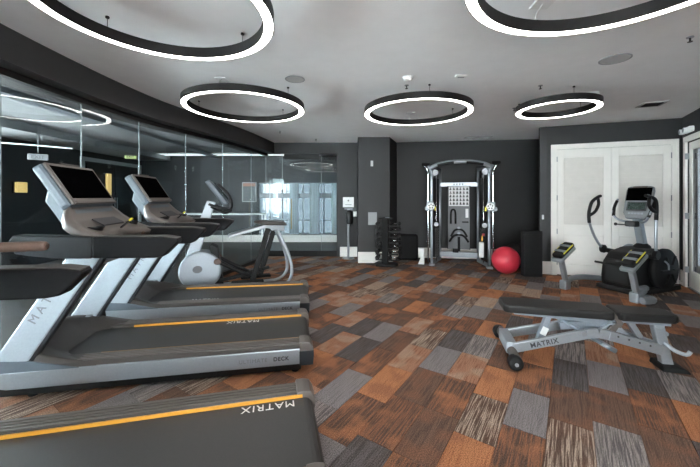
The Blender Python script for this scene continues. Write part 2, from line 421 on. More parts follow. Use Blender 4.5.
# baseboards
def baseboard(name, a, b, s0=0, s1=None, h=.25, label='tall white baseboard'):
    f, rz = along(a, b); L = (Vector(b)-Vector(a)).length; s1 = s1 or L
    mb = MB(); c = f((s0+s1)/2, .012, h/2)
    mb.box(c, (s1-s0, .024, h), Matrix.Rotation(rz, 3, 'Z'), b=.004)
    c = f((s0+s1)/2, .017, .03); mb.box(c, (s1-s0, .034, .06), Matrix.Rotation(rz, 3, 'Z'), b=.004)
    return struct(mb.build(name, 'white'), label, 'baseboard')
baseboard('baseboard_back_left', (GD1+.08, 8.28), (.185, 8.28), label='white baseboard behind the wipe dispenser stand')
baseboard('baseboard_pillar', (.185, 7.50), (.915, 7.50), label='white baseboard on the charcoal pillar')
baseboard('baseboard_pillar_side', (.915, 7.50), (1.19, 8.23), label='white baseboard on the side of the pillar')
baseboard('baseboard_back', (1.19, 8.23), (4.6, 7.75), label='white baseboard behind the cable machine')
baseboard('baseboard_doors', DW0, CORN, 0, .185, label='white baseboard left of the double doors')
baseboard('baseboard_right', CORN, RW1, .01, .16, label='white baseboard in the corner by the double doors')
baseboard('baseboard_lobby', (LX, LY), (.9, LY), h=.24, label='white baseboard along the far lobby wall')

# white double doors
DF, DRZ = along(DW0, CORN); DROT = Matrix.Rotation(DRZ, 3, 'Z')
def dbox(mb, s0, s1, z0, z1, o0, o1, b=.003):
    mb.box(DF((s0+s1)/2, (o0+o1)/2, (z0+z1)/2), (s1-s0, abs(o1-o0), z1-z0), DROT, b=b); return mb
cs = sempty('trim_4', 'white stepped casing around the double doors', 'door casing')
dbox(MB(), .187, .287, 0, 2.44, 0, .03).build('casing_side', 'white', cs)
dbox(MB(), 2.018, 2.118, 0, 2.44, 0, .03).build('casing_side', 'white', cs)
dbox(MB(), .187, 2.118, 2.44, 2.535, 0, .03).build('casing_head', 'white', cs)
for s0, s1, z0, z1 in ((.187, .215, 0, 2.535), (2.09, 2.118, 0, 2.535), (.187, 2.118, 2.508, 2.535)):
    dbox(MB(), s0, s1, z0, z1, .03, .042).build('casing_moulding', 'white', cs)
for di, (a, b, lab) in enumerate(((.291, 1.150, 'white slatted door leaf without a handle'), (1.155, 2.014, 'white slatted door leaf with a black lever handle'))):
    d = sempty('door_%d' % (di+1), lab, 'door')
    st = .11
    dbox(MB(), a, b, .015, 2.435, .002, .006).build('door_core', 'white', d)
    for s0, s1 in ((a, a+st), (b-st, b)): dbox(MB(), s0, s1, .015, 2.435, .006, .024).build('stile', 'white', d)
    for z0, z1 in ((.015, .22), (.80, .99), (2.27, 2.435)): dbox(MB(), a+st, b-st, z0, z1, .006, .024).build('rail', 'white', d)
    dbox(MB(), a+st+.015, b-st-.015, .235, .785, .006, .014, .006).build('panel', 'white', d)
    n = 16; hgt = (2.27-.99)/n
    for k in range(n):
        z = .99+hgt*(k+.5)
        mb = MB(); mb.box(DF((a+b)/2, .011, z), (b-a-2*st-.006, .007, hgt*.985), DROT @ Matrix.Rotation(R(5), 3, 'X'))
        mb.build('slat', 'shade', d)
    hs = a-.004 if di == 0 else b+.004
    for z in (.25, .85, 1.5, 2.25): dbox(MB(), hs-.008, hs+.008, z-.05, z+.05, .024, .034).build('hinge', 'silverd', d)
    if di == 1:
        hd = MB().disc(DF(a+.06, .03, 1.02), .028, .012, 'y').build('handle', 'blackm', d)
        MB().tube([DF(a+.06, .03, 1.02), DF(a+.06, .07, 1.02), DF(a+.075, .075, 1.02), DF(a+.19, .075, 1.015)], .010).build('lever', 'blackm', hd)
# white glazed door in the window wall
WF, WRZ = along(CORN, RW1); WROT = Matrix.Rotation(WRZ, 3, 'Z')
def wbox(mb, s0, s1, z0, z1, o0, o1, b=.003):
    mb.box(WF((s0+s1)/2, (o0+o1)/2, (z0+z1)/2), (s1-s0, abs(o1-o0), z1-z0), WROT, b=b); return mb
c2 = sempty('trim_5', 'white casing around the glazed side door', 'door casing')
wbox(MB(), .16, .26, 0, 2.44, 0, .03).build('casing_side', 'white', c2)
wbox(MB(), 1.16, 1.26, 0, 2.44, 0, .03).build('casing_side', 'white', c2)
wbox(MB(), .16, 1.26, 2.44, 2.53, 0, .03).build('casing_head', 'white', c2)
d4 = sempty('door_4', 'white glazed door next to the corner of the double door wall', 'door')
for s0, s1 in ((.265, .37), (1.05, 1.155)): wbox(MB(), s0, s1, .015, 2.425, -.06, -.015).build('stile', 'white', d4)
for z0, z1 in ((.015, .30), (2.30, 2.425)): wbox(MB(), .37, 1.05, z0, z1, -.06, -.015).build('rail', 'white', d4)
wbox(MB(), .37, 1.05, .30, 2.30, -.042, -.034).build('pane', 'tglass', d4)
for z in (.3, 1.2, 2.2): wbox(MB(), .252, .268, z-.05, z+.05, -.015, .034).build('hinge', 'silverd', d4)
wbox(MB(), .16, 1.26, .0, .02, -.1, -.01).build('threshold', 'silverd', c2)
# unseen windows added behind and beside the viewpoint to bring in daylight
def window(name, f, rot, s0, s1, z0, z1, nx, th, label, pane='wglass'):
    w = sempty(name, label, 'window')
    def bx(a, b, q0, q1, o0, o1, nm, m):
        MB().box(f((a+b)/2, (o0+o1)/2, (q0+q1)/2), (b-a, abs(o1-o0), q1-q0), rot).build(nm, m, w)
    for a, b in ((s0, s0+.05), (s1-.05, s1)): bx(a, b, z0, z1, -th, 0, 'frame', 'frame')
    for a, b in ((z0, z0+.05), (z1-.05, z1)): bx(s0+.05, s1-.05, a, b, -th, 0, 'frame', 'frame')
    for k in range(nx):
        a = s0+.05+(s1-s0-.1)*k/nx; b = s0+.05+(s1-s0-.1)*(k+1)/nx
        if k: bx(a-.025, a+.025, z0+.05, z1-.05, -th*.8, -.02, 'mullion', 'frame')
        bx(a+.03, b-.03, z0+.05, z1-.05, -th*.5-.003, -th*.5+.003, 'pane', pane)
    c = f((s0+s1)/2, -th*.9, (z0+z1)/2)
    return c
F4, RZ4 = along((RW1[0], BACK), (LX-.1, BACK))
c = window('added_window_2', F4, Matrix.Rotation(RZ4, 3, 'Z'), 2.3, 4.15, .10, 2.80, 3, .12, 'wide grey framed window, unseen, added in the rear wall for daylight')
portal('daylight_rear', c, (R(90), 0, RZ4), 1.85, 2.70)
c = window('added_window_3', F4, Matrix.Rotation(RZ4, 3, 'Z'), 7.2, 9.9, .3, 2.6, 3, .12, 'grey framed lobby window, unseen, added in the rear wall for daylight')
portal('daylight_lobby_rear', c, (R(90), 0, RZ4), 2.7, 2.3)
F7, RZ7 = along((LX, BACK), (LX, LY))
c = window('added_window_5', F7, Matrix.Rotation(RZ7, 3, 'Z'), .4, 3.3, .25, 2.65, 3, .12, 'wide unseen window added for daylight in the lobby side wall toward the rear')
portal('daylight_lobby_side_a', c, (R(90), 0, RZ7), 2.9, 2.4)
c = window('added_window_6', F7, Matrix.Rotation(RZ7, 3, 'Z'), 3.5, 8.0, .25, 2.65, 4, .12, 'wide unseen window added for daylight in the lobby side wall beside the square lamp')
portal('daylight_lobby_side_b', c, (R(90), 0, RZ7), 4.5, 2.4)
# far lobby window with bars
F6, RZ6 = along((LX-.1, LY), (1.0, LY))
w6 = sempty('window_4', 'tall dark framed lobby windows seen through the glass door', 'window')
s0, s1 = 4.05, 7.55
for zz, hh in ((.29, .05), (.74, .04), (1.56, .17), (1.98, .04)): MB().box((LX-.1+(s0+s1)/2, LY+.06, zz), (s1-s0, .06, hh)).build('bar', 'frame', w6)
for k, fx in enumerate((0, .1, .22, .30, .42, .52, .62, .70, .80, .90, 1)):
    MB().box((LX-.1+s0+(s1-s0)*fx, LY+.06, 1.13), (.05 if k % 2 == 0 else .03, .05, 1.72)).build('mullion', 'frame', w6)
MB().box((LX-.1+(s0+s1)/2, LY+.08, 1.13), (s1-s0, .008, 1.72)).build('pane', 'tglass', w6)
portal('daylight_lobby_far', (LX-.1+(s0+s1)/2, LY+.115, 1.13), (R(-90), 0, 0), 3.5, 1.74)
# blinds inside the lobby window
for k, (xa, xb) in enumerate(((-2.02, -1.72), (-1.35, -1.02), (-.62, -.18), (.0, .4))):
    cu = MB().grid(lambda u, v, xa=xa, xb=xb: (xa+(xb-xa)*u, LY-.05+.02*math.sin(u*34), .28+1.7*v), 26, 2).build('curtain', 'curtain')
    sm = cu.modifiers.new('thick', 'SOLIDIFY'); sm.thickness = .004
    tag(cu, 'pale gathered curtain hanging in the far lobby window', 'curtain', 'lobby curtains')

# ================================================================== CEILING FIXTURES
def ring(label, x, y, r, zb, canopy, cables):
    t = thing('ring_pendant', label, 'ceiling light', (x, y, zb), 0, None)
    ri, h = r-.074, .085
    b = MB().lathe([(r, .003), (r, h), (r-.004, h+.002), (ri+.004, h+.002), (ri, h), (ri, .003), (ri+.006, 0), (ri+.006, .012), (r-.006, .012), (r-.006, 0)], n=96, close=True, sm=False)
    b.build('ring_body', 'blackm', t)
    MB().lathe([(r-.007, .001), (r-.007, .010), (ri+.007, .010), (ri+.007, .001)], n=96, close=True, sm=False).build('diffuser', 'light', t)
    cz = H-zb
    for a in cables:
        px, py = (r-.04)*math.cos(R(a)), (r-.04)*math.sin(R(a))
        cb = MB().tube([(px, py, h), (px, py, cz-.004)], .0022, 6).build('cable', 'blackm', t)
        MB().disc((px, py, cz-.008), .014, .016, n=12).build('cable_anchor', 'blackm', cb)
    ca = R(canopy); px, py = (r-.04)*math.cos(ca), (r-.04)*math.sin(ca)
    qx, qy = (r-.13)*math.cos(ca), (r-.13)*math.sin(ca)
    pl = MB().box((qx, qy, cz-.008), (.13, .13, .015), b=.003).build('canopy_plate', 'whitep', t)
    MB().tube([(px, py, h), (px*.97, py*.97, h+.05), (qx, qy, cz-.012)], .005, 6, smooth_path=4).build('power_cord', 'whitep', pl)
    return t
ring('black ring pendant light hanging above the treadmill end of the row', -1.255, 2.14, .735, 2.72, 250, (60, 150, 300))
ring('black ring pendant light hanging above the treadmill next to the cross trainer', -1.436, 4.47, .798, 2.72, 265, (60, 165, 330))
ring('black ring pendant light hanging over open carpet in front of the pillar', 0.975, 4.71, .765, 2.72, 88, (30, 150, 270))
ring('smallest black ring pendant light nearest the white double doors', 2.875, 4.52, .515, 2.72, 330, (20, 140, 260))
ring('black ring pendant light hanging above the carpet before the weight bench', 1.43, 1.62, .82, 2.72, 95, (20, 175, 270))

def speaker(x, y, r, label):
    t = thing('ceiling_speaker', label, 'speaker', (x, y, H))
    MB().lathe([(r, 0), (r, -.006), (r-.012, -.008), (r-.014, -.002), (r-.014, 0)], n=40, sm=False).build('trim_ring', 'grey', t)
    MB().disc((0, 0, -.003), r-.014, .006, n=40).build('grille', 'panelw', t)
speaker(-.645, 3.81, .115, 'round ceiling speaker near the ring above the cross trainer side')
speaker(2.656, 3.257, .135, 'round ceiling speaker between the two rings on the bench side')
t = thing('smoke_detector', 'white dome smoke detector on the ceiling', 'detector', (.668, 3.746, H))
MB().disc((0, 0, -.008), .065, .016).build('base', 'whitep', t); MB().lathe([(.055, -.016), (.05, -.035), (.03, -.046), (.001, -.048)]).build('dome', 'whitep', t)
t = thing('ceiling_sensor', 'small flat white rectangular sensor on the ceiling', 'sensor', (1.258, 3.684, H))
MB().box((0, 0, -.012), (.13, .05, .024), b=.005).build('housing', 'whitep', t); MB().box((0, 0, -.027), (.07, .02, .006)).build('lens', 'grey', t)
def sprinkler(x, y, label):
    t = thing('sprinkler', label, 'sprinkler', (x, y, H), 0, 'ceiling sprinklers')
    MB().disc((0, 0, -.004), .026, .008).build('escutcheon', 'silverd', t)
    MB().tube([(0, 0, -.005), (0, 0, -.04)], .007, 8).build('stem', 'blackm', t)
    MB().disc((0, 0, -.042), .018, .004).build('deflector', 'blackm', t)
for x, y, lb in ((2.939, 2.809, 'beside the round speaker on the bench side'), (.70, 4.02, 'next to the dome smoke detector'), (2.36, 4.03, 'in front of the smallest ring light'),
                 (2.55, 5.05, 'behind the smallest ring light'), (-1.467, 6.81, 'by the curved soffit near the glass door'), (-.811, 7.75, 'right above the glass door bay'),
                 (-1.05, 5.6, 'behind the ring above the cross trainer side'), (.70, 6.0, 'between a ring light and the pillar')): sprinkler(x, y, 'small dark ceiling sprinkler '+lb)
def vent(x, y, rz, w, l, label, dark):
    t = thing('ceiling_vent', label, 'vent', (x, y, H), rz)
    f = MB()
    for a, b in (((-w/2, 0), (.03, l)), ((w/2, 0), (.03, l)), ((0, -l/2), (w+.03, .03)), ((0, l/2), (w+.03, .03))): f.box((a[0], a[1], -.006), (b[0], b[1], .012))
    f.build('frame', 'panelw', t)
    MB().box((0, 0, -.002), (w, l, .004)).build('backing', 'black' if dark else 'grey', t)
    n = 6
    for k in range(n): MB().box((0, -l/2+l*(k+.5)/n, -.007), (w, l/n*.55, .003), Matrix.Rotation(R(30), 3, 'X')).build('blade', 'blackm' if dark else 'panelw', t)
vent(4.491, 4.833, R(-21), .26, .26, 'square ceiling vent with dark blades by the door wall', True)
vent(2.95, 7.49, 0, .55, .22, 'long pale ceiling vent by the back wall above the cable machine', False)

# emergency light on the window wall
t = thing('emergency_light', 'white twin-head emergency light high in the corner by the doors', 'emergency light', WF(.40, .0, 2.62), WRZ)
MB().box((0, -.035, 0), (.30, .07, .09), b=.012).build('housing', 'whitep', t)
for x in (-.09, .09):
    h_ = MB().disc((x, -.085, -.015), .045, .07, 'y', 20).build('lamp_head', 'whitep', t)
    MB().disc((x, -.121, -.015), .036, .004, 'y', 20).build('lens', 'silverd', h_)

# ================================================================== TREADMILLS
def make_treadmill(label, loc, th, deck_text_u, flip, tw, ext=0, dz=0, eu=0):
    t = thing('treadmill', label, 'treadmill', loc, math.pi+R(th), 'row of treadmills')
    # local x runs from the rear end to the front, +y is the side whose rail carries lettering
    MB().box((1.12, 0, .11), (2.10, .80, .18), b=.01).build('frame', 'black', t)  # frame dropped near the floor to block light and darken the gap below
    for x in (.12, 2.1):
        for y in (-.36, .36): MB().disc((x, y, .035), .035, .07, n=16).build('foot', 'rubber', t)
    bm = MB(); n = 10; pr = []
    for k in range(n+1):
        a = R(90+180*k/n); pr.append((.045+.065*math.cos(a), .165+.07*math.sin(a)))
    prof = pr+[(1.95, .095), (1.95, .235)]
    bm.prism(prof, 'y', -.283, .283); bm.build('running_belt', 'belt', t)
    sy = 1
    for y in (-.36, .36):
        s = 1 if y > 0 else -1
        rl = MB().prism([(.07, .215), (2.19, .215), (2.17, .10), (2.10, .085), (.07, .085)], 'y', s*.395, s*.432, bev=.006).build('side_rail', 'silver', t)
        if s > 0:
            text('lettering', 'ULTIMATE', .046, 'inkg', rl, (.585, .4335, .130), (-1, 0, 0), (0, 0, 1), label='grey lettering ULTIMATE')
            text('lettering', 'DECK', .046, 'ink', rl, (.305, .4335, .130), (-1, 0, 0), (0, 0, 1), .0012, label='dark lettering DECK')
        fr = MB().box((1.02, s*.360, .238), (1.90, .136, .040), b=.004).build('foot_rail', 'taupe', t)
        for k in range(4): MB().box((.86, s*(.318+.028*k), .260), (1.58, .014, .008)).build('tread_rib', 'taupel', fr)
        MB().box((.80, s*.288, .2445), (1.50, .012, .019)).build('edge_stripe', 'orange', fr, 'orange edge stripe')
        ca = MB(); q = [(-.035, .17), (-.03, .225), (-.005, .264), (.04, .274), (.085, .272), (.085, .20), (.085, .075), (.0, .075)]
        ca.prism(q, 'y', s*.285, s*.442, bev=.008); c_ = ca.build('rear_cap', 'taupel', t)
        MB().prism([(-.03, .075), (-.037, .17), (-.034, .20), (.086, .20), (.086, .075)], 'y', s*.33, s*.4435, bev=.004).build('cap_side', 'armside', c_)
    # belt lettering
    if flip: text('belt_lettering', 'MATRIX', .082, 'inkw', t, (deck_text_u, tw, .2362), (1, 0, 0), (0, 1, 0), label='white lettering MATRIX on the belt', depth=.0006)
    else: text('belt_lettering', 'MATRIX', .082, 'inkw', t, (deck_text_u, tw, .2362), (-1, 0, 0), (0, -1, 0), label='white lettering MATRIX on the belt', depth=.0006)
    pre = set(t.children)
    # motor hood
    def hood(u, v):
        y = -.425+.85*v; a = abs(y)/.425
        ur = 1.84-.33*max(0, (a-.45)/.55)**1.3
        x = ur+(2.24-ur)*u
        k = min(1, u/.75); k = k*k*(3-2*k)
        z = .252+(.135*k)*(1-.35*a**3)-(.12*max(0, (u-.85)/.15)**2)
        if u == 0: z = .243
        return (x, y, z)
    hm = MB(); hm.grid(hood, 18, 25)
    skirt = lambda u, v: (lambda p: (p[0], p[1], p[2]*(1-v)+.21*v))(hood(u, 0))
    hm.grid(skirt, 18, 2); hm.grid(lambda u, v: (lambda p: (p[0], p[1], p[2]*(1-v)+.21*v))(hood(u, 1)), 18, 2)
    hm.grid(lambda u, v: (lambda p: (p[0], p[1], p[2]*(1-v)+.09*v))(hood(1, u)), 25, 2)
    h_ = hm.build('motor_hood', 'taupe', t)
    for s in (-1, 1):
        MB().prism([(1.62, .212), (1.95, .29), (2.20, .31), (2.235, .212)], 'y', s*.424, s*.436, bev=.003).build('hood_side', 'bluegrey', h_)
        MB().lathe([(.03, 0), (.026, .006), (.001, .007)], (1.95, s*.30, .365), n=20).build('hood_badge', 'silver', h_)
    # uprights
    for s in (-1, 1):
        up = MB().prism([(1.975, .26), (2.215, .26), (1.71, 1.06), (1.47, 1.06)], 'y', s*.375, s*.435, bev=.012).build('upright', 'silverl', t)
        MB().prism([(1.945, .26), (1.985, .26), (1.48, 1.06), (1.44, 1.06)], 'y', s*.380, s*.430, bev=.008).build('upright_edge', 'armside', up)
        if s > 0:
            d = Vector((-.505, 0, .80)).normalized()
            text('lettering', 'MATRIX', .085, 'inkg', up, Vector((1.915, .4365, .56)), d, Vector((.85, 0, .53)), label='grey lettering MATRIX', space=1.55)
    # armrests
    for s in (-1, 1):
        pr = [(.985, 1.165), (1.0, 1.185), (1.10, 1.20), (1.60, 1.212), (1.60, 1.045), (1.17, 1.035), (1.10, 1.045)]
        ar = MB().prism(pr, 'y', s*.335, s*.455, bev=.014).build('armrest', 'armrest', t)
        MB().prism([(1.601, 1.212), (2.12, 1.235), (2.16, 1.17), (2.10, 1.09), (1.85, 1.05), (1.601, 1.045)], 'y', s*.345, s*.455, bev=.012).build('arm_bracket', 'armside', ar)
        MB().prism([(1.0, 1.184), (1.10, 1.200), (1.60, 1.212), (1.60, 1.218), (1.10, 1.207), (1.0, 1.19)], 'y', s*.345, s*.445).build('arm_highlight', 'taupe', ar)  # taupe strip paints the brownish highlight along the armrest top
    # grips
    for s in (-1, 1):
        MB().tube([(1.86, s*.20, 1.36), (1.72, s*.24, 1.345), (1.50, s*.24, 1.342), (1.14, s*.24, 1.342), (1.11, s*.24, 1.342)] if dz else [(1.90, s*.14, 1.24), (1.83, s*.20, 1.19), (1.72, s*.23, 1.175), (1.60, s*.24, 1.17), (1.57, s*.24, 1.17)], [.028, .027, .026, .026, .015], 12, smooth_path=4).build('hand_grip', 'grip', t)
    # dash with cup holders
    def dash(u, v):
        y = -.43+.86*v; a = abs(y)/.43
        prf = [(1.52+.12*(1-a), 1.19), (1.65, 1.235+.02*(1-a)), (1.75, 1.28), (1.83, 1.335), (1.87, 1.395), (1.90, 1.46)]
        x = u*(len(prf)-1); i = min(int(x), len(prf)-2); f = x-i
        p = (prf[i][0]*(1-f)+prf[i+1][0]*f, prf[i][1]*(1-f)+prf[i+1][1]*f)
        w = 1-.34*max(0, (u-.55)/.45)**1.5
        return (p[0], y*w, p[1])
    def under(u, v):
        p = dash(u, v); k = 1-u
        return (p[0]+.03*(1-k)+.015, p[1], p[2]-.04-.03*math.sin(math.pi*u))
    dm = MB(); nu, nv = 14, 15
    dm.grid(dash, nu, nv); dm.grid(under, nu, nv)
    for v in (0, 1): dm.grid(lambda u, w, v=v: Vector(dash(u, v)).lerp(Vector(under(u, v)), w), nu, 2)
    for u in (0, 1): dm.grid(lambda v, w, u=u: Vector(dash(u, v)).lerp(Vector(under(u, v)), w), nv, 2)
    da = dm.build('dash', 'taupel', t)
    for s in (-1, 1):
        MB().lathe([(.058, .012), (.062, .004), (.052, -.004), (.046, -.03), (.001, -.03)], (1.71, s*.30, 1.268), n=24).build('cup_holder', 'black', da)
    MB().prism([(1.72, 1.272), (1.81, 1.325), (1.805, 1.334), (1.715, 1.282)], 'y', -.17, .17).build('control_panel', 'ink', da)
    sk = MB().bar((1.58, .02, 1.31), (1.66, .02, 1.24), .035, .012, bev=.003).build('stop_lanyard', 'black', da)
    MB().bar((1.565, .02, 1.326), (1.584, .02, 1.306), .038, .016, bev=.003).build('yellow_tab', 'yellow', sk, 'yellow tab')
    # console
    A = Vector((1.865, 0, 1.475)); B = Vector((2.055, 0, 1.775)); up = (B-A).normalized(); nrm = Vector((-up.z, 0, up.x))   # faces the user
    rot = Matrix((Vector((0, 1, 0)), up, Vector((0, 1, 0)).cross(up))).transposed()
    nn = Vector((0, 1, 0)).cross(up)
    if nn.x > 0: nn = -nn
    mid = (A+B)/2
    L = (B-A).length
    def slab(c, w, h, d, m, nm, par, b=.01, lab=None):
        mb = MB(); mb.box((0, 0, 0), (w, h, d), rot, b=b); o = mb.build(nm, m, par, lab); o.data.transform(Matrix.Translation(c)); return o
    sh = slab(mid-nn*.055, .66, L+.05, .09, 'bluegrey', 'console_shell', t, .028)
    bz = slab(mid-nn*.006, .63, L+.035, .022, 'taupel', 'bezel', sh, .008)
    slab(mid+nn*.0055+up*.012, .575, L-.045, .004, 'screen', 'screen', sh, .001, 'black glossy screen')
    slab(B-nn*.03+up*.026, .26, .02, .07, 'taupe', 'console_visor', sh, .008)
    slab(A+nn*.004-up*.006, .60, .03, .03, 'taupel', 'console_lip', sh, .008)
    MB().box((0, 0, 0), (.0, .0, .0)) if False else None
    nk = MB().prism([(1.76, 1.17), (1.88, 1.17), (2.08, 1.48), (2.06, 1.58), (1.97, 1.56), (1.87, 1.40)], 'y', -.29, .29, bev=.02).build('console_neck', 'bluegrey', t)
    # crossbar joining uprights below the dash
    MB().tube([(1.80, -.39, .95), (1.80, .39, .95)], .028, 12).build('cross_brace', 'silverd', t)
    if ext:
        for c in t.children:
            if c not in pre:
                low = c.name.startswith(('motor_hood', 'upright'))
                for q in [c]+list(c.children_recursive): q.data.transform(Matrix.Translation((ext if low else (eu if dz or c.name.startswith('armrest') else 0), 0, 0 if low else dz)))
            elif c.name.split('.')[0] in ('frame', 'running_belt', 'side_rail', 'foot_rail'):
                for q in [c]+list(c.children_recursive):
                    for v in q.data.vertices:
                        if v.co.x > .9: v.co.x += ext
    return t
make_treadmill('black and silver treadmill at the row end farthest from the cross trainer', (-.190, 1.815, 0), 13.3, .10, True, -.262, .30, -.085, .30)
make_treadmill('middle treadmill of the row, black and silver with dark screen', (-.425, 3.225, 0), 10.3, .48, True, -.262, .13, 0, .055)
make_treadmill('treadmill standing right beside the grey and black cross trainer', (-.60, 4.475, 0), 8.3, 1.42, False, .262, .10, 0, .055)

# ================================================================== CROSS TRAINER beside the glass
def make_cross(loc, th):
    t = thing('cross_trainer', 'suspension cross trainer with silver tube frame beside the glass partition', 'cross trainer', loc, math.pi+R(th))
    # local x: rear to front
    for s, dx in ((1, 0), (-1, 0)):
        y = s*.24
        MB().tube([(1.05, y, .045), (.35, y, .04), (.12, y, .05), (.0, y*1.02, .16), (-.02, y, .34), (.02, y*.9, .56), (.10, y*.75, .80), (.16, y*.6, .96)], .022, 12, smooth_path=6).build('frame_tube', 'silver', t)
    br = MB().prism([(.06, .93), (.30, 1.0), (.78, .86), (.78, .90), (.32, 1.06), (.06, 1.05)], 'y', -.15, .15, bev=.012).build('top_bracket', 'silver', t)
    MB().prism([(.02, 1.035), (.06, 1.10), (.42, 1.12), (.46, 1.085), (.30, 1.05)], 'y', -.17, .17, bev=.02).build('top_cover', 'taupe', br)
    for s in (-1, 1):
        MB().disc((.22, s*.16, .99), .03, .03, 'y', 16).build('pivot', 'silver', br)
        off = .06*s
        a = MB().bar((.22+off, s*.185, 1.0), (.42+off, s*.185, .16), .05, .07, up=(1, 0, 0), bev=.015).build('swing_arm', 'black', t)
        MB().box((.48+off, s*.17, .145), (.40, .15, .045), b=.015).build('foot_pad', 'rubber', a)
        MB().bar((.30+off, s*.13, .30), (1.12, s*.13, .10+.04*s), .04, .055, bev=.01).build('pedal_link', 'black', t)
        MB().tube([(.52, s*.17, .24), (.78, s*.19, .42), (.88, s*.20, .50)], .028, 10, smooth_path=3).build('crank_rod', 'black', t)
        MB().disc((.90, s*.215, .51), .045, .06, 'y', 20).build('rod_end', 'grip', t)
    hs = MB(); pr = []
    for k in range(20):
        a = 2*math.pi*k/20; pr.append((1.10+.25*math.cos(a), .37+.30*math.sin(a)))
    hs.prism(pr, 'y', -.17, .17, bev=.03); h_ = hs.build('flywheel_housing', 'silverl', t)
    for s in (-1, 1): MB().disc((1.13, s*.178, .40), .055, .02, 'y', 24).build('hub_cap', 'board', h_)
    MB().prism([(.83, .12), (.90, .72), (.98, .78), (1.0, .70), (.92, .42), (.92, .12)], 'y', -.12, .12, bev=.015).build('rear_shroud', 'black', t)
    MB().prism([(.85, .03), (1.33, .03), (1.33, .12), (.85, .12)], 'y', -.22, .22, bev=.02).build('base_cover', 'black', t)
    MB().prism([(1.12, .60), (1.27, .60), (1.03, 1.46), (.93, 1.43)], 'y', -.055, .055, bev=.012).build('mast', 'silverl', t)
    cs_ = MB().bar((.80, 0, 1.40), (1.02, 0, 1.77), .46, .07, up=(-1, 0, .6), bev=.02).build('console', 'bluegrey', t)
    MB().bar((.80, 0, 1.45), (.965, 0, 1.72), .38, .008, up=(-1, 0, .6)).build('screen', 'screen', cs_).location = (-.034, 0, .022)
    for s in (-1, 1):
        MB().tube([(1.0, s*.10, 1.40), (.80, s*.26, 1.32), (.74, s*.28, 1.38), (.78, s*.28, 1.56), (.90, s*.28, 1.72)], .020, 10, smooth_path=5).build('handlebar', 'black', t)
        MB().tube([(.98, s*.08, 1.36), (.82, s*.16, 1.26), (.74, s*.14, 1.30)], .016, 8, smooth_path=4).build('fixed_grip', 'black', t)
    return t
ct = make_cross((-1.08, 5.65, 0), 20)
for c in ct.children_recursive:
    c.data.transform(Matrix.Diagonal((1.25, 1, 1, 1)))

